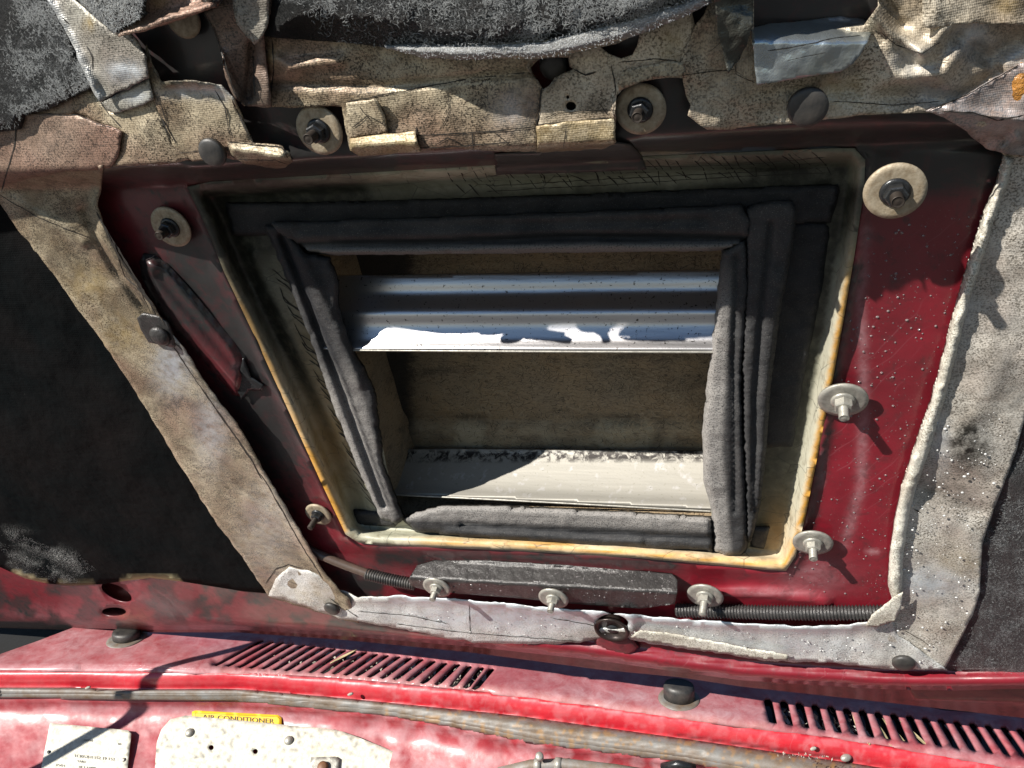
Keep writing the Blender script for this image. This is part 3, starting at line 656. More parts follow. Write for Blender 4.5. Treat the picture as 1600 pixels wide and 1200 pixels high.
tape([(-80, 250), (0, 285), (90, 262)]+Redge+[(560, 975), (500, 958), (430, 936)]+Ltape[::-1], wr(.009, .002, 1.2, lambda P: .005*ridge(P, Redge, 9)-.004*ridge(P, [(130, 330), (180, 420), (240, 500)], 7)+.003*ridge(P, [(0, 300), (130, 380)], 8)),
     TAPE, 'long tan tape strip running diagonally down the left side of the opening',
     at3(lambda P, d: .75*ridge(P, [(168, 375), (200, 430), (250, 510), (318, 605), (372, 680), (400, 725)], 8)+.6*spot(P, 120, 400, 40, 30)+.5*spot(P, 90, 340, 50, 24)+.35*spot(P, 190, 480, 40, 40)+.5*ridge(P, [(150, 300), (170, 360), (210, 430)], 10)+.55*spot(P, 265, 625, 30, 14)*(nz(P, 10, 2.) > 0),
         lambda P, d: .9*spot(P, 270, 570, 26, 42)+.5*spot(P, 330, 670, 25, 60)+.25*spot(P, 420, 820, 50, 80), lambda P, d: .5*spot(P, 140, 440, 30, 30)+.4*spot(P, 190, 520, 40, 30)),  # paler spots paint the sun patch below the clip and down the strip
     lines=[([(150, 330), (185, 400), (232, 470), (260, 525), (310, 600), (360, 670), (420, 760), (470, 850), (505, 905)], 2.6), ([(160, 350), (200, 415), (240, 480)], 3.4), ([(175, 372), (195, 432), (228, 462)], 2.2), ([(0, 305), (60, 340), (140, 372)], 1.6), ([(320, 612), (345, 650), (390, 712), (410, 750)], 4), ([(415, 912), (430, 890), (450, 882), (472, 888)], 1.8), ([(215, 440), (240, 500), (285, 548)], 2.)])
tape([(30, 180), (65, 177), (118, 180), (150, 190), (190, 205), (184, 245), (172, 262), (150, 266), (100, 268), (50, 278), (0, 292), (-80, 300), (-80, 205), (10, 200)], wr(.0125, .002, 2.),
     TAPE_P, 'reddish brown square tape patch at the far left under the felt', at3(lambda P, d: .5*spot(P, 85, 215, 40, 30)), lines=[([(28, 182), (22, 230), (2, 300)], 2.5), ([(60, 179), (120, 180), (188, 205)], 1.5)])
tape([(36, 180), (75, 168), (138, 138), (157, 158), (178, 178), (240, 154), (258, 200), (272, 228), (300, 250), (262, 256), (176, 260), (188, 206), (120, 178), (60, 185)], wr(.0105, .0022, 3.), TAPE,
     'mottled tan tape piece between the reddish patch and the silver strip', lines=[([(150, 150), (170, 178), (190, 200)], 1.5), ([(232, 130), (250, 180), (270, 222)], 1.8)])
tape([(228, 70), (236, 100), (252, 128), (300, 126), (345, 133), (365, 152), (380, 190), (395, 222), (440, 228), (455, 248), (446, 262), (395, 257), (352, 246), (300, 253), (270, 226), (240, 156), (226, 100)],
     wr(.011, .0028, 4., lambda P: .006*ridge(P, [(240, 90), (262, 125), (340, 128), (370, 160)], 8)), TAPE, 'grimy tan tape piece below the dark hole at upper left',
     at3(lambda P, d: .95*ridge(P, [(236, 70), (246, 110), (262, 128), (330, 118), (350, 125)], 11), lambda P, d: .7*spot(P, 300, 142, 50, 10)+.6*spot(P, 350, 145, 20, 12), lambda P, d: .5*spot(P, 260, 135, 20, 8)),
     lines=[([(335, 140), (352, 170), (360, 215)], 2.), ([(362, 155), (380, 195), (396, 224)], 2.4), ([(248, 150), (262, 200), (276, 226)], 1.6), ([(280, 240), (340, 232), (352, 246)], 1.4)])
tape([(354, 222), (390, 224), (430, 228), (452, 238), (456, 252), (444, 263), (415, 262), (380, 256), (362, 242)], wr(.014, .003, 5., lambda P: .004*ridge(P, [(365, 232), (440, 245)], 8)), TAPE, 'small curled tape roll hanging beside the leftmost top washer', step=4,
     lines=[([(356, 222), (440, 230), (452, 250)], 2.6), ([(370, 250), (430, 250), (448, 256)], 1.6)])
tape([(68, -200), (74, 0), (92, 32), (110, 62), (124, 95), (138, 130), (155, 160), (180, 146), (232, 123), (228, 90), (212, 62), (196, 44), (176, 52), (160, 38), (132, 14), (108, -8), (104, -200)], wr(.018, .003, 6., lambda P: .005*ridge(P, [(72, 0), (110, 65), (155, 158)], 9)), TAPE_G,
     'silver grey tape strip slanting from the top left corner', at3(lambda P, d: .5*spot(P, 160, 50, 12, 10), lambda P, d: .9*spot(P, 196, 112, 24, 14)+.5*ridge(P, [(75, 0), (110, 62), (155, 158)], 8), lambda P, d: .6*spot(P, 138, 38, 8, 12)),
     lines=[([(135, 72), (145, 90), (144, 110)], 2.4), ([(95, 25), (108, 38)], 2.)])
tape([(158, 160), (232, 124), (240, 156), (205, 172), (180, 178), (168, 172)], wr(.0135, .002, 7.), TAPE_G, 'short grey tape tab below the end of the silver strip', at3(None, lambda P, d: .6*spot(P, 210, 150, 20, 10)), step=5)
tape([(226, -200), (226, 0), (214, 32), (180, 52), (186, 58), (220, 50), (262, 38), (338, 12), (345, -10), (340, -200)], wr(.022, .005, 8., lambda P: .008*ridge(P, [(190, 55), (330, 10)], 10)), TAPE_P, 'brown folded tape corner over the dark hole at top left',
     at3(lambda P, d: .6*ridge(P, [(222, 5), (216, 30)], 5), None, lambda P, d: .6*spot(P, 250, 0, 14, 10)))
tape([(330, -200), (338, 10), (318, 20), (334, 50), (346, 85), (352, 120), (366, 152), (380, 165), (424, 168), (420, 130), (414, 90), (412, 55), (424, 20), (430, -200)], wr(.017, .004, 9., lambda P: .007*ridge(P, [(345, 90), (375, 165)], 8)-.006*ridge(P, [(395, 70), (388, 150)], 6)), TAPE_D,
     'dark brown wrinkled tape strip between the dark hole and the wide black pad', at3(lambda P, d: .4*spot(P, 370, 130, 15, 30)), lines=[([(318, 20), (336, 52), (350, 95), (368, 150)], 2.4), ([(396, 75), (398, 150)], 3.)])
tape([(364, -200), (364, 12), (370, 38), (386, 58), (398, 70), (410, 56), (420, 30), (428, -200)], wr(.0215, .003, 10.), TAPE_G, 'pale speckled tape tongue pointing down at top left of the wide pad', step=5)
tape([(412, 55), (440, 58), (530, 62), (610, 72), (680, 85), (780, 85), (850, 85), (835, 100), (828, 108), (838, 125), (846, 138), (843, 170), (840, 196), (838, 237), (780, 237), (720, 232), (655, 237), (605, 240), (560, 243), (546, 234), (541, 212), (538, 186), (534, 166), (500, 166), (458, 168), (424, 168), (420, 130)],
     wr(.0105, .0028, 11., lambda P: .004*ridge(P, [(430, 90), (450, 105), (530, 95)], 10)-.003*ridge(P, [(420, 130), (600, 135), (830, 112)], 6)), TAPE, 'broad tan tape strip above the opening between the first two top washers',
     at3(lambda P, d: .45*spot(P, 700, 225, 100, 14)*(nz(P, 14, 3.) > -.1)+.5*spot(P, 585, 200, 30, 14)+.3*spot(P, 480, 75, 60, 8), lambda P, d: .35*spot(P, 800, 170, 30, 30), lambda P, d: .5*spot(P, 425, 85, 10, 20)),
     lines=[([(540, 160), (640, 140), (740, 122), (835, 112)], 2.2), ([(588, 155), (600, 175), (604, 208)], 2.), ([(700, 150), (702, 175), (690, 200)], 1.8), ([(650, 212), (760, 206), (838, 198)], 2.2), ([(738, 206), (740, 234)], 2.2), ([(560, 240), (600, 222), (650, 232), (720, 228), (800, 222)], 1.8), ([(770, 206), (800, 228)], 1.6), ([(650, 197), (655, 235)], 3.), ([(425, 60), (428, 100), (422, 165)], 2.), ([(560, 180), (590, 185), (600, 205)], 1.6), ([(680, 226), (700, 215), (730, 230), (745, 218)], 1.8)])
tape([(541, 162), (588, 154), (600, 178), (606, 208), (570, 214), (545, 216)], wr(.013, .003, 12.), TAPE, 'small crinkled tape patch just right of the leftmost top washer', step=5, lines=[([(550, 200), (575, 180), (600, 195)], 1.6), ([(560, 165), (580, 190)], 1.4)])
tape([(545, 217), (600, 210), (649, 206), (652, 222), (657, 237), (605, 241), (560, 244), (546, 235)], wr(.0135, .003, 13., lambda P: .003*ridge(P, [(550, 228), (650, 222)], 8)), TAPE, 'orange tan folded hem of tape under the small crinkled patch', at3(None, None, lambda P, d: .35+0*d), step=5)
HOLE1 = [(828, 100), (845, 92), (868, 90), (888, 90), (890, 104), (896, 108), (878, 116), (866, 122), (858, 134), (848, 140), (840, 126), (832, 118)]
HOLE2 = [(938, 74), (965, 68), (1000, 50), (996, 70), (988, 86), (970, 92), (950, 84)]
tape([(826, 84), (900, 78), (960, 60), (1010, 45), (1060, 25), (1080, 14), (1086, 40), (1072, 70), (1062, 94), (1066, 122), (1030, 122), (1000, 128), (975, 138), (963, 150), (962, 175), (961, 200), (960, 225), (938, 233), (890, 236), (838, 238), (843, 180), (846, 140), (838, 126), (822, 106)],
     wr(.0115, .0025, 14., lambda P: .004*ridge(P, [(970, 140), (960, 180)], 5)), TAPE_W, 'pale cracked tape piece with ragged holes left of the central top washer',
     at3(lambda P, d: .8*np.exp(-(dpoly(P, HOLE1)/7)**2)+.6*spot(P, 930, 165, 22, 16)*(nz(P, 9, 3.) > -.2)+.35*spot(P, 900, 225, 60, 12), None, lambda P, d: .5*spot(P, 900, 215, 60, 20)+.4*spot(P, 1050, 70, 20, 40)),
     holes=[HOLE1, HOLE2, oval(892, 166, 8, 7), oval(887, 152, 2.5, 3)],
     lines=[([(846, 138), (843, 170), (838, 200)], 2.4), ([(838, 196), (890, 190), (955, 184)], 2.2), ([(896, 108), (915, 118), (932, 112)], 3.2), ([(955, 100), (962, 140), (958, 180)], 2.), ([(935, 160), (950, 180)], 1.6), ([(966, 98), (1020, 92), (1060, 96)], 1.6), ([(880, 210), (886, 232)], 1.4), ([(850, 186), (870, 176), (960, 172)], 1.4)])
tape([(838, 198), (895, 190), (958, 186), (962, 200), (962, 222), (945, 231), (890, 236), (839, 238)], wr(.014, .0025, 15.), TAPE, 'stained tan tape hem directly left of the central top washer', at3(lambda P, d: .4*spot(P, 905, 220, 20, 10), None, lambda P, d: .3+0*d), step=5,
     lines=[([(885, 200), (880, 232)], 1.6)])
tape([(1000, 104), (1045, 96), (1066, 98), (1072, 112), (1060, 122), (1035, 120), (1005, 126), (968, 142), (964, 130), (975, 110)], wr(.0145, .003, 16.), TAPE, 'crumpled tape fold arching over the central top washer', step=5)
HOLE3 = [(1178, -300), (1178, 60), (1250, 52), (1350, 40), (1372, 10), (1372, -300)]
CRW = [([(1330, -10), (1385, 45), (1440, 82)], .011, 9), ([(1440, 82), (1500, 30), (1600, 10)], .008, 12), ([(1500, 60), (1545, 90), (1590, 60)], -.010, 14), ([(1420, 120), (1475, 115), (1510, 60)], .009, 11), ([(1300, 140), (1400, 150), (1480, 150)], -.006, 12), ([(1390, 70), (1400, 120), (1350, 150)], .006, 12), ([(1560, 110), (1500, 150)], -.006, 9), ([(1380, 0), (1410, 40)], -.007, 9)]
tape([(1062, 94), (1074, 66), (1088, 38), (1110, 6), (1118, -300), (1950, -300), (1950, 260), (1640, 250), (1570, 243), (1530, 212), (1490, 188), (1455, 176), (1400, 178), (1350, 180), (1300, 186), (1250, 192), (1190, 196), (1140, 202), (1105, 204), (1090, 192), (1074, 180), (1080, 165), (1072, 150), (1066, 122)],
     wr(.0115, .005, 17., lambda P: .6*sum(a*ridge(P, l, wd*1.15) for l, a, wd in CRW)), TAPE_W, 'crumpled silver brown tape sheet spreading over the upper right corner', holes=[HOLE3],
     at=at3(lambda P, d: .6*spot(P, 1100, 40, 30, 22)*(nz(P, 8, 3.) > 0)+.6*spot(P, 1535, 90, 24, 26)+.6*ridge(P, [(1250, 150), (1290, 118), (1340, 108)], 8)+.5*spot(P, 1390, 30, 14, 40)+.3*spot(P, 1460, 60, 30, 30), lambda P, d: .7*spot(P, 1520, 55, 30, 30)+.5*spot(P, 1460, 145, 40, 18)+.5*spot(P, 1420, 95, 30, 20)+.4*spot(P, 1590, 90, 30, 30), lambda P, d: .35*spot(P, 1320, 140, 60, 40)),
     lines=[([(1148, 98), (1150, 116), (1180, 130)], 1.2), ([(1378, 52), (1400, 70), (1440, 84), (1470, 66)], 1.8), ([(1060, 118), (1110, 112), (1150, 108)], 1.6), ([(1300, 158), (1400, 164), (1470, 158)], 1.4)])
tape([(1440, -300), (1442, 42), (1455, 45), (1485, 40), (1520, 36), (1600, 40), (1950, 50), (1950, -300)], wr(.017, .004, 18.), TAPE_W, 'flat brownish tape rectangle at the very top right', at3(lambda P, d: .3*spot(P, 1560, 10, 60, 40), None, lambda P, d: .5*spot(P, 1575, 10, 30, 20)))
tape([(1446, 173), (1480, 163), (1512, 148), (1550, 124), (1595, 100), (1950, 20), (1950, 262), (1640, 250), (1575, 240), (1540, 232), (1510, 205), (1480, 186)], wr(.0135, .004, 19., lambda P: .005*ridge(P, [(1480, 172), (1540, 180), (1600, 186)], 6)+.008*ridge(P, [(1566, 232), (1590, 215)], 8)), TAPE_P, 'smooth pinkish grey tape flap at right above the strip beside the red panel',
     at3(lambda P, d: .5*spot(P, 1530, 132, 14, 9)+.6*spot(P, 1572, 225, 10, 12), lambda P, d: .3+0*d), lines=[([(1450, 173), (1512, 148), (1595, 100)], 2.4), ([(1470, 174), (1520, 176), (1560, 188), (1600, 180)], 2.4)])
RL = [(1570, 243), (1560, 285), (1540, 330), (1520, 395), (1505, 445), (1486, 510), (1474, 560), (1455, 630), (1430, 700), (1410, 760), (1398, 815), (1390, 870), (1388, 915), (1396, 945)]
RR = [(1950, 240), (1680, 450), (1602, 652), (1586, 710), (1570, 752), (1550, 805), (1535, 850), (1533, 890), (1531, 925), (1520, 960), (1500, 1000), (1476, 1046)]
strip = thing('tape_strip', 'wide grey tape strip down the right side of the opening with pale hem', 'tape strip', HOOD.px(1480, 700, .008))
sheet('tape_face', RL+[(1360, 985), (1300, 1020), (1380, 1042), (1440, 1046)]+RR[::-1], wr(.008, .0025, 20., lambda P: .004*ridge(P, [(1560, 560), (1500, 700)], 30)-.003*ridge(P, [(1440, 760), (1520, 800)], 20)), TAPE_S, strip, step=6, jit=1.2, thick=.001,
      attr=at3(lambda P, d: .7*spot(P, 1512, 690, 44, 46)+.9*spot(P, 1512, 690, 24, 26)+.5*spot(P, 1470, 770, 50, 26)+.55*spot(P, 1555, 840, 34, 50)+.3*spot(P, 1540, 560, 40, 60)+.25*spot(P, 1580, 620, 30, 60), lambda P, d: .6*spot(P, 1470, 690, 14, 40)+.8*spot(P, 1450, 910, 50, 26)+.4*spot(P, 1500, 480, 20, 60)+.3*spot(P, 1560, 1000, 30, 30), lambda P, d: .3*spot(P, 1500, 880, 40, 20)),
      lines=[([(1427, 795), (1440, 802)], 2.2), ([(1412, 985), (1440, 1000), (1455, 1012)], 1.2)])
hem = RL+[(1410, 935), (1410, 915), (1412, 870), (1418, 820), (1432, 760), (1452, 705), (1474, 632), (1492, 562), (1504, 512), (1522, 448), (1538, 396), (1556, 334), (1574, 288), (1584, 250)]
sheet('rolled_hem', hem, lambda P, d: .0105+.0045*np.sqrt(np.clip(1-(1-np.clip(d/10, 0, 1))**2, 0, 1))+nz(P, 14, 3.)*.0014, HEM, strip, step=4, jit=1.2, thick=.004)
BT = [(430, 905), (452, 886), (476, 890), (500, 900), (525, 920), (560, 934), (620, 932), (690, 934), (760, 941), (860, 950), (950, 958), (1050, 967), (1150, 974), (1250, 980), (1320, 978), (1360, 972), (1392, 940)]
BB = [(1480, 1047), (1440, 1046), (1400, 1046), (1370, 1044), (1300, 1036), (1240, 1034), (1195, 1032), (1130, 1022), (1070, 1014), (1020, 1006), (985, 1000), (960, 994), (932, 998), (900, 1004), (830, 1007), (766, 1006), (700, 998), (665, 990), (600, 978), (530, 966), (470, 946), (420, 930)]
tape(BT+[(1400, 990)]+BB, wr(.010, .0035, 21., lambda P: .005*ridge(P, BT[5:], 8)+.004*ridge(P, [(930, 960), (960, 950), (990, 965), (985, 985), (940, 985)], 6)), TAPE_B,
     'whitish silver tape strip along the bottom edge with an oval hole', holes=[oval(958, 972, 24, 12, .1)], jit=2.4,
     at=at3(lambda P, d: .5*spot(P, 900, 1000, 80, 6)+.6*spot(P, 948, 985, 34, 10), lambda P, d: .95*ridge(P, BT[6:], 11)+1.1*spot(P, 820, 965, 200, 18)+.6*spot(P, 1180, 1010, 200, 18)+.5*spot(P, 620, 940, 60, 8), lambda P, d: .5*spot(P, 970, 990, 50, 6)+.35*spot(P, 500, 930, 60, 20)+.5*spot(P, 1335, 975, 40, 4)),
     lines=[([(560, 955), (640, 962), (700, 975)], 1.3), ([(733, 945), (735, 990)], 1.2), ([(515, 935), (560, 965)], 1.4), ([(620, 975), (720, 988), (900, 1002)], 1.2), ([(860, 965), (930, 978)], 1.2)])
tape([(1395, 935), (1412, 925), (1408, 950), (1398, 972), (1370, 980), (1352, 978), (1362, 962)], wr(.016, .003, 22.), HEM, 'creamy torn tape corner where the right and bottom strips meet', step=4)
tape([(1000, 985), (1045, 990), (1120, 1004), (1180, 1015), (1230, 1024), (1232, 1033), (1180, 1028), (1100, 1017), (1020, 1004), (985, 996)], wr(.0135, .0015, 23.), HEM, 'thin cream crumbling tape lip right of the oval hole on the bottom edge', step=4, jit=2.5)
# foil pieces
tape([(1112, -200), (1116, 0), (1122, 50), (1130, 85), (1138, 115), (1156, 92), (1168, 68), (1176, 40), (1178, -200)], wr(.024, .005, 24.), DFOIL, 'dark pointed foil tongue hanging left of the blue foil', name='foil_flap', cat='foil flap', step=5)
tape([(1174, 44), (1200, 38), (1250, 34), (1310, 26), (1350, 30), (1366, 42), (1358, 62), (1344, 86), (1332, 100), (1314, 112), (1250, 122), (1182, 133), (1178, 90)], wr(.0215, .003, 25., lambda P: .010*sst(P[:, 1], 80, 35)*0-.02*sst(P[:, 1], 70, 25)), FOIL, 'shiny bluish foil patch curling over the edge near the top right clip', name='foil_flap', cat='foil flap', step=5, jit=1,
     at=at3(lambda P, d: .6*sst(P[:, 1], 60, 40), lambda P, d: .4+0*d), lines=[([(1200, 80), (1250, 72), (1300, 60), (1345, 55)], 1.6), ([(1230, 95), (1290, 82)], 1.2)])
V, Fc = tube(pline([(1596, 92, .02), (1592, 120, .024), (1590, 150, .024), (1594, 175, .02)]), [.004, .0055, .006, .005, .006, .0065, .005]*9, 10) if False else tube(pline([(1596, 92, .02), (1592, 130, .024), (1594, 175, .02)], n=8), [.002, .004, .0055, .0045, .006, .0055, .004, .001], 10)
tag(build('glue_blob', V, Fc, AMBER), 'lumpy amber glue blob on the right edge near the corner', 'glue blob')

# ================================================================== CLIPS, BOLTS
def clip(x, y, wpx, label, h=.0125, dome=.25, asp=1., mat=None):
    c = HOOD.px(x, y, h+RAISE(x, y)); r = wpx*.5*m_per_px(c)
    pr = [(r*.98, -.002), (r, .0), (r*.95, dome*r*.35), (r*.8, dome*r*.65), (r*.5, dome*r*.92), (r*.2, dome*r), (r*.01, dome*r)]
    V, Fc = revolve(pr, 30, c, None, 1, asp)
    return tag(build('push_clip', V, Fc, mat or BLK), label, 'clip', 'black push clips holding the pad')
clip(331, 239, 46, 'round black push clip beside the small curled tape roll', .016)
clip(1262, 168, 62, 'largest round black push clip, under the blue foil patch', .017)
clip(518, 952, 26, 'small brown black push clip at the left end of the bottom strip', .013, .3)
clip(1412, 1037, 34, 'black push clip in the lower right corner of the bottom strip', .012, .3)
clip(864, 103, 44, 'dull black clip deep inside the ragged tape hole', .004, .3)
c = HOOD.px(248, 520, .015)
pc = thing('push_clip', 'wet black push clip on a pointed plastic tab over the left strip', 'clip', c, group='black push clips holding the pad')
sheet('clip_tab', [(214, 497), (222, 490), (248, 495), (262, 506), (272, 530), (272, 543), (232, 535), (220, 515)], .0135, BLKW, pc, step=4, thick=.002)
V, Fc = revolve([(.0085, 0), (.0085, .002), (.007, .0035), (.004, .0045), (.0001, .0048)], 28, HOOD.px(251, 524, .0145)); build('clip_head', V, Fc, BLKW, pc)

def hexprism(r, z0, z1, C, ax=None, rot=.2):
    ax = HOOD.A if ax is None else ax; V = []; Fc = []
    for z, k in ((z0, 1.), (z1-.0006, 1.), (z1, .86)):
        for i in range(6):
            a = rot+i*math.pi/3; V.append(np.array(C)+k*r*(math.cos(a)*ax[0]+math.sin(a)*ax[1])+z*ax[2])
    for j in (0, 6):
        for i in range(6): Fc.append((j+i, j+(i+1) % 6, j+6+(i+1) % 6, j+6+i))
    Fc.append((17, 16, 15, 14, 13, 12)[::-1]); return V, Fc
def bolt(x, y, wpx, dark, label, h=.004, tip=None, tilt=(0, 0), nut=.42, L=.017, tiltlab=None):
    c = HOOD.px(x, y, h+(RAISE(x, y) if abs(x-1398) > 9 else 0)); r = wpx*.5*m_per_px(c)
    ax = HOOD.A.copy()
    if tilt != (0, 0):
        z = nrm(HOOD.A[2]+tilt[0]*HOOD.A[0]+tilt[1]*HOOD.A[1]); xx = nrm(HOOD.A[0]-z*np.dot(z, HOOD.A[0])); ax = np.array([xx, np.cross(z, xx), z])
    t = thing('washer_bolt', label, 'bolt', c, group='washered studs around the scoop opening')
    V, Fc = revolve([(r*.35, .0002), (r*.985, -.0004), (r, .0004), (r*.985, .0014), (r*.8, .0017), (r*.45, .0010), (r*.25, .001)], 40, c, ax)
    build('washer', V, Fc, WASH if dark else ZINC, t)
    k = r*nut; nm = DMET if dark else ZINC
    V, Fc = revolve([(k*1.15, .001), (k*1.2, .0018), (k*1.05, .0028), (k*.8, .003)], 28, c, ax); build('nut_flange', V, Fc, nm, t)
    V, Fc = hexprism(k*.92, .002, .002+k*.95, c, ax, random.random()); build('hex_nut', V, Fc, nm, t, smooth=False)
    pr = []; z = .002; q = k*.52
    while z < L: pr += [(q*.88, z), (q, z+.00035), (q*.88, z+.0007)]; z += .0009
    pr += [(q*.8, L), (q*.4, L+.0006)]
    V, Fc = revolve(pr, 20, c, ax); build('threaded_stud', V, Fc, RUSTT if dark else ZINC, t)
    return t
bolt(500, 203, 78, True, 'speckled washer with black nut under the tape, leftmost along the top', .006, L=.014)
bolt(1001, 170, 80, True, 'round tan washer and dark nut in the gap beside the cracked tape', .006, L=.012)
bolt(268, 354, 68, True, 'tan washer with black nut on the dark panel at upper left', .004, L=.015, nut=.4)
bolt(1398, 298, 92, True, 'largest tan washer with a black nut at the upper right corner', .040, L=.013, nut=.42)
bolt(1317, 624, 74, False, 'pale zinc washer and nut halfway down the right red panel', .006, L=.016, tilt=(.0, -.18))
bolt(1270, 847, 60, False, 'pale zinc washer and nut at the lower right opening corner', .006, L=.015, tilt=(.0, -.12))
bolt(1102, 930, 56, False, 'pale washer and stud above the ribbed conduit', .010, L=.019, tilt=(-.05, -.05))
bolt(865, 934, 48, False, 'corroded washer in the middle of the black bracket', .021, L=.014, tilt=(0, -.05))
bolt(683, 917, 46, False, 'corroded washer at the left end of the black bracket', .021, L=.014, tilt=(0, -.05))
bolt(498, 803, 44, True, 'small cream washer with dark stud at the lower left opening corner', .004, L=.018)
V, Fc = revolve([(.003, .0), (.0098, .0), (.010, .0012), (.008, .002), (.003, .001)], 36, HOOD.px(287, 28, .056)); tag(build('flat_washer', V, Fc, WASH), 'plain pale washer half hidden at the top over the dark hole', 'washer')
# grommet bolt
g = thing('hood_bumper', 'black socket with a dark bolt inside the oval hole of the bottom strip', 'bumper', HOOD.px(958, 972, .008))
V, Fc = revolve([(.0165, .008), (.0155, .010), (.0125, .009), (.011, .002), (.010, -.004)], 32, HOOD.px(958, 972, .003)); build('socket', V, Fc, simple('brown_black_steel', (.045, .032, .028), .3, .5), g)
V, Fc = revolve([(.0068, .0), (.0068, .006), (.0055, .0085), (.002, .0095)], 24, HOOD.px(960, 972, .003)); build('bolt_head', V, Fc, DMET, g)
sheet('striker_tab', [(930, 990), (950, 986), (985, 992), (1000, 1012), (985, 1026), (950, 1018), (928, 1006)], rnd(.003, .006, 12), RED, g, step=4, attr=lambda P, d: msk(.35, 0, 0, len(P)))

# ================================================================== BRACKET AND CONDUIT
def br_h(P, d):
    f = P[:, 1]-np.interp(P[:, 0], [640, 1058], [903, 926])
    return np.where(f < 0, np.interp(f, [-30, 0], [.001, .020]), np.interp(f, [0, 26], [.020, .013]))+.0004*nz(P, 10, 2.)
o = sheet('black_bracket', [(638, 905), (652, 884), (680, 876), (760, 877), (900, 885), (1000, 893), (1050, 898), (1058, 906), (1058, 926), (1054, 944), (1000, 951), (900, 944), (800, 934), (720, 928), (660, 921), (642, 916)], br_h, BLKW, step=4, thick=.0015)
tag(o, 'long folded black metal bracket with water beads below the opening', 'bracket')
V = pline([(1056, 953, .009), (1150, 956, .008), (1260, 958, .008), (1390, 957, .006)], n=260)
rad = [.0062 if (i//2) % 2 else .0051 for i in range(260)]
Vv, Fc = tube(V, rad, 14); tag(build('ribbed_conduit', Vv, Fc, BLKW), 'black ribbed conduit running right from the bracket', 'conduit')
V = pline([(572, 897, .010), (610, 906, .011), (648, 913, .011)], n=80)
Vv, Fc = tube(V, [.0060 if (i//2) % 2 else .0048 for i in range(80)], 14); tag(build('ribbed_conduit', Vv, Fc, BLK), 'short ribbed conduit entering the bracket from the left', 'conduit')
V = pline([(440, 840, .004), (480, 858, .006), (530, 880, .008), (580, 898, .010)], n=40)
Vv, Fc = tube(V, .0042, 12); tag(build('wiring_tube', Vv, Fc, simple('brown_tube', (.10, .07, .055), .3)), 'smooth brown tube joining the short ribbed conduit at lower left', 'tube')

# water beads
def beads(name, poly, cnt, frame, h, r0, r1, mat, label, seed, parent=None, hf=None):
    rs = np.random.RandomState(seed); A = np.array(poly); V = []; Fc = []; k = 0
    while k < cnt:
        p = rs.uniform(A.min(0), A.max(0), 2)
        if not inside(p[None], poly)[0]: continue
        hh = hf(p[None], np.array([20.]))[0] if hf else h
        c = frame.px(p[0], p[1], hh); r = r0+(r1-r0)*rs.rand()**3; b = len(V); q = rs.uniform(.8, 1.3)
        for z, m in ((0, 1.), (.45, .86), (.72, .5)):
            for i in range(8): a = i*math.pi/4; V.append(c+r*m*(math.cos(a)*frame.A[0]*q+math.sin(a)*frame.A[1])+z*r*frame.A[2])
        V.append(c+.8*r*frame.A[2])
        for j in (0, 8):
            for i in range(8): Fc.append((b+j+i, b+j+(i+1) % 8, b+j+8+(i+1) % 8, b+j+8+i))
        for i in range(8): Fc.append((b+16+i, b+16+(i+1) % 8, b+24))
        k += 1
    o = build(name, V, Fc, mat, frame=frame); tag(o, label, 'water drops', kind='stuff'); return o
WD = NG('water_drop').out((.55, .5, .5), .06, 0.); WD.node_tree.nodes['Principled BSDF'].inputs['Transmission Weight'].default_value = .75; WD.node_tree.nodes['Principled BSDF'].inputs['IOR'].default_value = 1.33
WD2 = simple('pale_water_drop', (.45, .45, .44), .15, 0, .1, 50, 0.)
RP = [(1350, 350), (1540, 320), (1500, 450), (1470, 560), (1425, 700), (1390, 820), (1385, 930), (1260, 930), (1110, 915), (1230, 900), (1290, 700), (1330, 480)]
beads('water_drops', RP, 520, HOOD, 0, .0002, .0009, WD, 'tiny water drops beaded on the sunlit red panel', 1, hf=lambda P, d: panel_h(P, d))
beads('water_drops', [(1440, 650), (1580, 640), (1530, 860), (1520, 950), (1470, 1040), (1300, 1030), (1400, 960), (1400, 830)], 240, HOOD, .0105, .0003, .0011, WD2, 'water drops beaded on the grey right tape strip', 2)
beads('water_drops', [(640, 903), (690, 878), (1050, 900), (1056, 940), (660, 918)], 260, HOOD, 0, .0003, .001, WD, 'water drops beaded on the black bracket', 3, hf=lambda P, d: br_h(P, d))
beads('water_drops', [(600, 950), (930, 965), (1350, 995), (1350, 1035), (1000, 1000), (700, 990)], 150, HOOD, .0115, .0003, .0009, WD2, 'water drops beaded on the whitish bottom strip', 4)

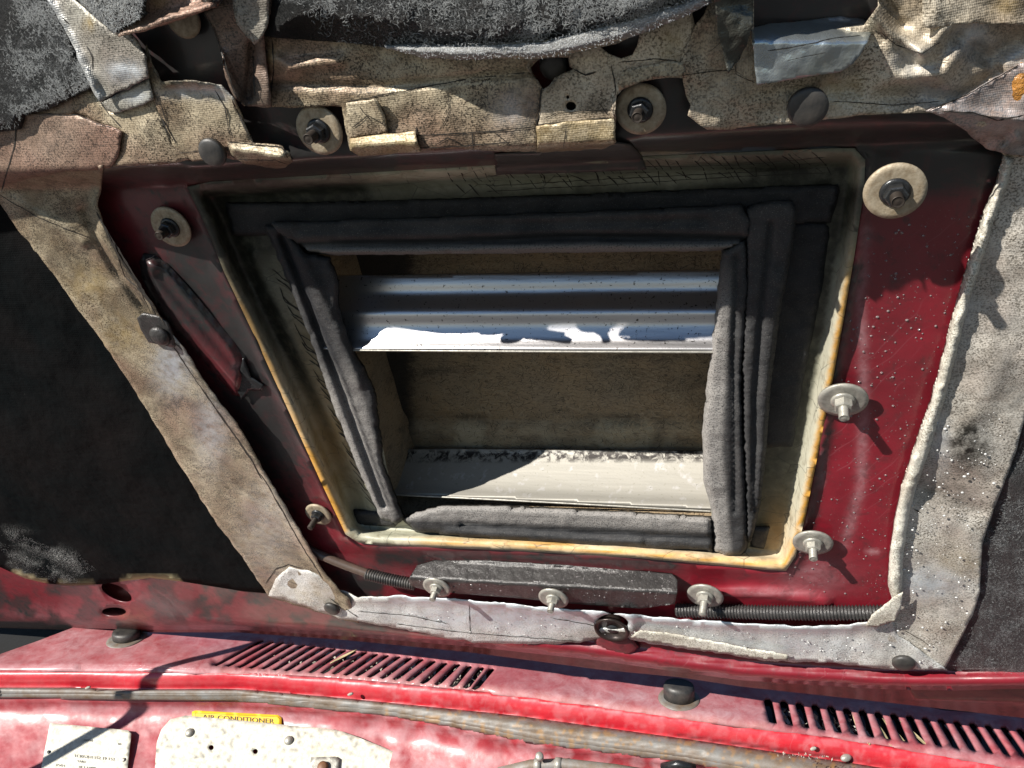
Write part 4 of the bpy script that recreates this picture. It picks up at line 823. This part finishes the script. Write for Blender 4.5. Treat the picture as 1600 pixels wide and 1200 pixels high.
# ================================================================== COWL, SEAL, FIREWALL
LT = ([-500, 0, 236, 290, 371, 530, 800, 1060, 1330, 1600, 2000], [1040, 1048, 1047, 1051, 1051, 1060, 1086, 1121, 1157, 1203, 1262])
LB = ([-500, 0, 120, 200, 371, 530, 800, 1070, 1330, 1600, 2000], [1066, 1074, 1074, 1077, 1076, 1090, 1117, 1154, 1192, 1235, 1298])
SB = ([-500, 0, 200, 371, 530, 597, 699, 834, 1070, 1130, 1330, 1600, 2000], [1082, 1088, 1091, 1092, 1108, 1114, 1132, 1159, 1188, 1199, 1232, 1272, 1332])
lt = lambda x: np.interp(x, *LT); lb = lambda x: np.interp(x, *LB); sb = lambda x: np.interp(x, *SB)
body = thing('parked_car', 'faded red cowl panel with slotted air grilles and lip behind the hood', 'car body', COWL.px(800, 1100, 0.), COWL)
slots = []
S1b = [(337, 1040), (356, 1041), (374, 1043), (392, 1044), (411, 1045), (429, 1047), (447, 1048), (466, 1049), (485, 1051), (504, 1052), (522, 1053), (540, 1055), (558, 1056), (577, 1058), (597, 1060), (617, 1062), (638, 1064), (660, 1068), (682, 1070), (706, 1073), (727, 1075), (741, 1077)]
S1t = [(408, 998), (424, 1000), (440, 1001), (456, 1003), (473, 1005), (489, 1007), (505, 1009), (521, 1011), (537, 1013), (553, 1015), (570, 1016), (587, 1019), (604, 1021), (622, 1023), (640, 1025), (658, 1027), (677, 1030), (695, 1033), (715, 1035), (733, 1038), (752, 1040), (768, 1042)]
for (bx, by), (tx, ty) in zip(S1b, S1t):
    slots.append([(bx-5, by-1), (bx+1, by+1), (bx+8, by-2), (tx+6, ty+3), (tx+2, ty), (tx-5, ty+2)])
for i in range(22):
    bx, by = 1206+25.5*i, 1130+3.6*i; tx, ty = 1195+24.6*i, 1089+2.9*i
    if i > 6: bx += (i-6)*1.2
    wdt = 10
    slots.append([(bx-4, by-2), (bx+wdt-1, by+1), (tx+wdt+2, ty+5), (tx+wdt-3, ty), (tx+1, ty), (tx-2, ty+4)])
def cowl_h(P, d):
    f = lt(P[:, 0])-P[:, 1]
    return -.003*sst(f, 5, 0)+.0015*nz(P, 120, 6.)-.002*ridge(P, [(330, 1036), (560, 1060), (760, 1082)], 6)
def cowl_a(P, d):
    x, y = P[:, 0], P[:, 1]; f = lt(x)-y
    g = .55+.4*nz(P, 60, 3.)+.55*spot(P, 950, 1090, 120, 12)+.5*spot(P, 1100, 1110, 90, 12)+.6*sst(f, 4, 0)*(x < 560)+.35*sst(f, 12, 5)*(x < 900)+.45*spot(P, 150, 1010, 60, 18)
    return np.stack([.25*sst(x, 1000, 1300)*sst(f, 10, 2), g, .18*sst(f, 14, 6)*(x > 340)*(x < 1200)], 1)
top = [(-500, 1012), (0, 1022), (60, 1001), (118, 979), (160, 950), (240, 930), (2000, 990)]
xs = np.linspace(2000, -500, 60)
sheet('cowl_top', top+[(x, float(lt(x))) for x in xs], cowl_h, RED_B, body, COWL, step=9, holes=slots, thick=.0035, attr=cowl_a)
xs2 = xs[::-1]
def lip_h(P, d):
    f = np.clip((P[:, 1]-lt(P[:, 0]))/(lb(P[:, 0])-lt(P[:, 0])), 0, 1); return -.003-.022*f+.002*np.sin(f*math.pi)
sheet('cowl_lip', [(x, float(lt(x))-1) for x in xs2]+[(x, float(lb(x))+3) for x in xs], lip_h, RED_L, body, COWL, step=5, thick=.001,
      attr=lambda P, d: np.stack([.6*ridge(P, [(1060, 1148), (1330, 1186)], 3), .75*sst(d, 3, 0)*(P[:, 0] < 700)+.25*(nz(P, 16, 3.) > .15)*(P[:, 0] > 600), 0*d], 1))
def fw_h(P, d):
    f = np.maximum(P[:, 1]-sb(P[:, 0]), -25)
    return -.031-.0011*12*(1-np.exp(-np.clip(f, 0, 99)/12))*1.2 - .00042*np.clip(f, 0, 400)+.0012*nz(P, 70, 8.)*sst(f, 0, 20)
FWL = [(x, float(sb(x))-6) for x in xs2]
sheet('firewall', FWL+[(2000, 1500), (-500, 1500)], fw_h, RED_B, body, COWL, step=8, thick=.001,
      attr=lambda P, d: np.stack([.12*(nz(P, 40, 3.) > .1), .55*(nz(P, 34, 5.) > .02)*1.*(sst(P[:, 0], 480, 640)+.25)+.8*ridge(P, [(60, 1112), (160, 1106), (300, 1110), (500, 1122)], 6)*(P[:, 0] < 560), 0*d], 1))  # pale line along the rounded upper edge is a painted highlight
# crease at far left of the firewall
def seal_h(P, d):
    a, b = lb(P[:, 0]), sb(P[:, 0]); f = np.clip((P[:, 1]-a)/(b-a), 0, 1)
    return -.024+.010*np.sqrt(np.clip(1-(2*f-1)**2, 0, 1))-.012*f-.002*ridge(P, [(0, 1081), (371, 1085), (600, 1105), (834, 1140), (1100, 1178)], 2)
o = sheet('weatherstrip_seal', [(x, float(lb(x))) for x in xs2]+[(x, float(sb(x))) for x in xs], seal_h, RUB, None, COWL, step=4, thick=.004,
          attr=lambda P, d: np.stack([.5*sst(P[:, 1]-lb(P[:, 0]), 5, 0), 0*d, .35*(nz(P, 12, 3.) > .28)*(P[:, 0] > 600)], 1))
tag(o, 'grey brown rubber seal running under the red cowl lip', 'rubber seal')
# plenum below the grille
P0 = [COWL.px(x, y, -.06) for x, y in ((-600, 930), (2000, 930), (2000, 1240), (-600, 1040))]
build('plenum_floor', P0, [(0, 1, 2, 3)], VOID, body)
# windscreen seen past the left end of the cowl
q = [COWL.w(COWL.loc(COWL.px(x, y, 0.))) for x, y in ((-500, 1000), (240, 985))]
y_ = max(q[0][1], q[1][1])+.02; z_ = COWL.O[2]
Wv = [(-1.2, y_, z_-.02), (1.4, y_, z_-.02), (1.4, y_+.6, z_+.35), (-1.2, y_+.6, z_+.35)]
o = build('windscreen', Wv, [(0, 1, 2, 3)], GLASSD, None, COWL); tag(o, 'dark windscreen glass glimpsed at the left behind the cowl', 'windscreen')

# nozzles on the cowl
def nozzle(x, y, wpx, hgt, label):
    c = COWL.px(x, y, 0.); r = wpx*.5*m_per_px(c)
    t = thing('washer_nozzle', label, 'nozzle', c, COWL, 'washer nozzles on the cowl')
    V, Fc = revolve([(r, 0), (r, hgt*.7), (r*.93, hgt*.92), (r*.7, hgt), (.0001, hgt)], 28, c, COWL.A, 1, .8); build('nozzle_cap', V, Fc, BLK, t)
    V, Fc = revolve([(r*1.35, .0), (r*1.3, .0012), (r*1.1, .0016)], 28, c, COWL.A); build('nozzle_base', V, Fc, RUB, t)
nozzle(1061, 1092, 48, .018, 'black rubber washer nozzle standing on the cowl in the sun')
nozzle(198, 998, 44, .012, 'low black washer nozzle on the cowl at left, partly behind the hood')

# leaves and debris inside the grilles
def leaf(x, y, h, L, ang, wd, mat, label, tilt=.2):
    c = COWL.px(x, y, h); ca, sa = math.cos(ang), math.sin(ang); V = []; n = 8
    for i in range(n+1):
        t = i/n; w_ = wd*math.sin(math.pi*min(.98, max(.04, t)))**.7; p = (t-.5)*L
        for s in (-1, 0, 1):
            V.append(c+np.array([p*ca-s*w_*sa, p*sa+s*w_*ca, (.0015*abs(s))+p*tilt]))
    Fc = [(3*i+j, 3*i+j+1, 3*i+j+4, 3*i+j+3) for i in range(n) for j in (0, 1)]
    o = build('dry_leaf', V, Fc, mat, None, COWL); o.modifiers.new('thickness', 'SOLIDIFY').thickness = .0003
    return tag(o, label, 'leaf')
leaf(537, 1027, .004, .035, math.atan2(1.05, .75), .0022, LEAF, 'pale yellow sliver of leaf lying across the left grille slots', .12)
for k, (x, y, lab) in enumerate([(1345, 1140, 'broadest pale leaf blade in the right grille, nearest its dark first slots'), (1374, 1142, 'yellow leaf blade in the right grille, second of four'), (1400, 1148, 'yellow leaf blade in the right grille, third of four'), (1432, 1152, 'thin pale leaf blade in the right grille, rightmost of four')]):
    leaf(x, y, -.003, .045, math.atan2(1., -.25)+.1*k, .0035-.0006*k, LEAF, lab, .05)
def debris(poly, cnt, seed, label, mat, h=-.012, s0=.0015, s1=.005):
    rs = np.random.RandomState(seed); A = np.array(poly); V = []; Fc = []; k = 0
    while k < cnt:
        p = rs.uniform(A.min(0), A.max(0), 2)
        if not inside(p[None], poly)[0]: continue
        c = COWL.px(p[0], p[1], h*rs.uniform(.6, 1.3)); a = nrm(rs.normal(size=3)); b = nrm(np.cross(a, rs.normal(size=3)))
        L = rs.uniform(s0, s1); q = L*rs.uniform(.2, .7); m = len(V); c2 = np.cross(a, b)*q*.25
        V += [c-a*L, c-b*q+c2, c+a*L, c+b*q-c2, c+c2*2.5]; Fc += [(m, m+1, m+4), (m+1, m+2, m+4), (m+2, m+3, m+4), (m+3, m, m+4), (m, m+3, m+2, m+1)]; k += 1
    o = build('leaf_litter', V, Fc, mat, None, COWL, smooth=False); return tag(o, label, 'debris', kind='stuff')
debris([(430, 1020), (560, 1030), (770, 1050), (740, 1075), (600, 1065), (430, 1045)], 130, 5, 'grey crumbs and leaf bits inside the left grille', LEAFG)
debris([(1215, 1100), (1330, 1110), (1340, 1150), (1215, 1135)], 60, 6, 'grey crumbs under the first slots of the right grille', LEAFG)
debris([(1210, 1172), (1300, 1182), (1300, 1192), (1215, 1182)], 60, 8, 'gritty crumbs lying on the seal below the right grille', LEAFG, .022, .0006, .0018)

# ------------------------------------------------------------------ plates on the firewall
def fwp(x, y, off=0.):
    P = np.array([[x, y]]); return COWL.px(x, y, float(fw_h(P, None)[0])+off)
A_ = fwp(300, 1130); B_ = fwp(300, 1195); Yf = nrm(A_-B_); Cx = fwp(500, 1150)-fwp(200, 1150)
Xf = nrm(fwp(420, 1160)-fwp(130, 1140)); Xf = nrm(Xf-Yf*np.dot(Xf, Yf)); Nf = nrm(np.cross(Xf, Yf))
FA = np.array([Xf, Yf, Nf])
def on_fw(off): return lambda P, d: fw_h(P, d)+off
dp = thing('data_plate', 'cream riveted data plate with faded stamped lettering on the firewall', 'data plate', fwp(135, 1165), COWL)
# a flat plate parallel to the firewall face
FWF = Frame(fwp(140, 1160, .003), Xf, Yf, Nf)
sheet('plate', [(78, 1130), (84, 1130), (200, 1141), (205, 1146), (196, 1230), (60, 1222)], .0, PLATE, dp, FWF, step=6, thick=.001, attr=lambda P, d: np.stack([.25*(nz(P, 4, 3.) > .35), 0*d, 0*d], 1))
V, Fc = revolve([(.0022, .0), (.0022, .0006), (.0014, .0012), (.0004, .0012)], 18, FWF.px(193, 1187, .0005), FA); build('rivet', V, Fc, ZINC, dp)
V, Fc = revolve([(.0018, .0), (.0018, .0008), (.0004, .001)], 18, FWF.px(76, 1175, .0005), FA); build('rivet', V, Fc, DMET, dp)
def text(s, x, y, hpx, mat, parent, fr, h=.0004, wpx=None, slope=0.):
    cu = bpy.data.curves.new('t', 'FONT'); cu.body = s; cu.size = 1; cu.extrude = .008; cu.resolution_u = 3
    to = bpy.data.objects.new('t', cu); COL.objects.link(to); bpy.context.view_layer.update()
    me = bpy.data.meshes.new_from_object(to); bpy.data.objects.remove(to)
    V = np.array([tuple(v.co) for v in me.vertices]); faces = [tuple(p.vertices) for p in me.polygons]
    x0, x1 = V[:, 0].min(), V[:, 0].max(); ch = .7
    sc = hpx/ch; sx = (wpx/(x1-x0)) if wpx else sc
    px = x+(V[:, 0]-x0)*sx; py = y-V[:, 1]*sc+slope*(px-x)
    W = fr.px(px, py, h+np.maximum(V[:, 2], 0)*.02)
    return build('lettering', W, faces, mat, parent, fr, smooth=False)
text('0000', 131, 1158, 3.4, INKG, dp, FWF, wpx=14, slope=.07); text('30', 183, 1164, 3.4, INKG, dp, FWF, wpx=6, slope=.07)
text('1E3052H1152 19 152', 117, 1183, 4.4, INKG, dp, FWF, wpx=62, slope=.09)
text('YARD', 120, 1191, 3.6, INKG, dp, FWF, wpx=14, slope=.08); text('3501', 86, 1197, 3.8, INKG, dp, FWF, wpx=15, slope=.08); text('3E11088', 122, 1200, 3.8, INKG, dp, FWF, wpx=28, slope=.08)

st = thing('warning_sticker', 'yellow sticker lettered AIR CONDITIONER above the white plate', 'sticker', fwp(370, 1120), COWL)
FWS = Frame(fwp(370, 1124, .004), Xf, Yf, Nf)
sheet('sticker_face', [(300, 1112), (305, 1110), (434, 1117), (440, 1121), (440, 1140), (300, 1132)], 0., YEL, st, FWS, step=6, thick=.0006)
text('AIR CONDITIONER', 316, 1123.5, 7.5, INK, st, FWS, wpx=112, slope=.062)
V, Fc = tube([FWS.px(x, y, .0003) for x, y in ((304, 1131), (305, 1114), (370, 1117), (434, 1120), (437, 1123), (437, 1136))], .00018, 6); build('border_line', V, Fc, INK, st)

cp = thing('cover_plate', 'cream painted metal cover plate with screws at the bottom left of centre', 'cover plate', fwp(400, 1170), COWL)
FWC = Frame(fwp(400, 1165, .008), Xf, Yf, Nf)
CPo = [(240, 1260), (242, 1200), (245, 1160), (252, 1140), (266, 1124), (290, 1118), (360, 1124), (440, 1132), (510, 1138), (535, 1143), (560, 1152), (600, 1168), (640, 1186), (680, 1208), (740, 1260)]
sheet('plate', CPo, 0., PLATE, cp, FWC, step=6, thick=.0015, smooth=0, holes=[oval(330, 1168, 4, 4), oval(399, 1174, 4, 4)], attr=lambda P, d: np.stack([.55*(nz(P, 3.2, 3.) > .38)*1.+.3*spot(P, 300, 1180, 20, 15)*(nz(P, 6, 1.) > 0), 0*d, .15*spot(P, 500, 1175, 25, 10)], 1))
sheet('plate_edge', [(520, 1139), (560, 1151), (600, 1167), (640, 1185), (680, 1207), (740, 1258), (740, 1266), (676, 1212), (636, 1190), (596, 1172), (556, 1155)], -.002, DMET, cp, FWC, step=6, thick=.002)
for (x, y, r) in ((296, 1145, .0049), (451, 1157, .0049)):
    c = FWC.px(x, y, .0005); V, Fc = revolve([(r*1.02, 0), (r, .0012), (r*.8, .0026), (r*.4, .0033), (.0001, .0034)], 26, c, FA); s = build('screw', V, Fc, ZINC, cp)
    for a in ((.7,) if x > 400 else (.2, 1.77)):
        d_ = math.cos(a)*Xf+math.sin(a)*Yf; e_ = np.cross(Nf, d_); cc = c+Nf*.0034
        V = [cc+d_*i*r*.62+e_*j*r*.11+Nf*k for i in (-1, 1) for j in (-1, 1) for k in (-.0004, .0003)]
        b2 = build('screw_slot', V, [(0, 1, 3, 2), (4, 6, 7, 5), (0, 4, 5, 1), (2, 3, 7, 6), (1, 5, 7, 3), (0, 2, 6, 4)], INK, s, smooth=False)
sheet('square_tab', [(486, 1183), (524, 1182), (530, 1186), (527, 1230), (478, 1230)], .003, ZINC, cp, FWC, step=6, thick=.003)
V, Fc = revolve([(.006, 0), (.006, .003), (.004, .0045), (.0001, .005)], 22, FWC.px(505, 1199, .0035), FA); build('rusty_nut', V, Fc, simple('brown_rust', (.16, .07, .03), .6), cp)

# hose with clamps at the bottom
hs = thing('hose', 'grey hose with two metal clamps at the bottom centre', 'hose', fwp(900, 1200, .01), COWL)
q = [fwp(780, 1208, .012), fwp(830, 1196, .014), fwp(880, 1194, .014), fwp(960, 1203, .013), fwp(1040, 1216, .012)]
q = [np.array(v) for v in q]
V, Fc = tube(q, .0058, 14); build('hose_body', V, Fc, RUB, hs)
V, Fc = tube([q[0]+(q[0]-q[1])*.7, q[0]*.5+q[1]*.5], .0049, 14); build('copper_end', V, Fc, COPPER, hs)
for t in (840, 872):
    c0 = fwp(t-4, 1194, .014); c1 = fwp(t+6, 1195, .014); V, Fc = tube([c0, c1], .0068, 18); k = build('hose_clamp', V, Fc, ZINC, hs)
c = fwp(843, 1182, .022); V, Fc = revolve([(.0042, -.004), (.0042, .002), (.003, .003), (.0001, .0032)], 16, c, FA); build('clamp_screw', V, Fc, ZINC, hs)
V, Fc = tube([fwp(1036, 1198, .01), fwp(1060, 1194, .014), fwp(1085, 1200, .01)], .004, 12); tag(build('wire_loom', V, Fc, DMET, None, COWL), 'dark braided wire bundle just under the seal near the bottom', 'wire bundle')
V, Fc = revolve([(.0035, 0), (.0035, .001), (.002, .0025), (.0001, .003)], 20, COWL.px(1322, 1184, -.018), FA, 1.6, 1); tag(build('lip_screw', V, Fc, ZINC, None, COWL), 'small domed screw on the red cowl lip below the right grille', 'screw')
for x, y, lab in ((548, 1085, 'tiny pale spring clip on the cowl lip below the left grille'), (1271, 1170, 'tiny dirty clip on the cowl lip below the right grille'), (138, 1075, 'tiny pale clip on the cowl lip at the far left')):
    c = COWL.px(x, y, -.012); V, Fc = revolve([(.0018, 0), (.0024, .001), (.0012, .002)], 7, c, FA, 1.6, .8); tag(build('lip_clip', V, Fc, LEAFG, None, COWL), lab, 'clip')

# ================================================================== HOOD PROP ROD unseen past the left edge, placed back along the sun from its shadow
S_ = SUN_W
A_ = fwp(50, 1206)-S_*.36; B_ = COWL.px(250, 1048, -.003)-S_*.36
d_ = nrm(B_-A_)
V, Fc = tube([A_-d_*.35, A_, B_, B_+d_*.10], .0060, 12)
tag(build('prop_rod', V, Fc, BLK, None, COWL), 'thin dark hood prop rod standing past the left edge, casting a narrow shadow', 'prop rod')
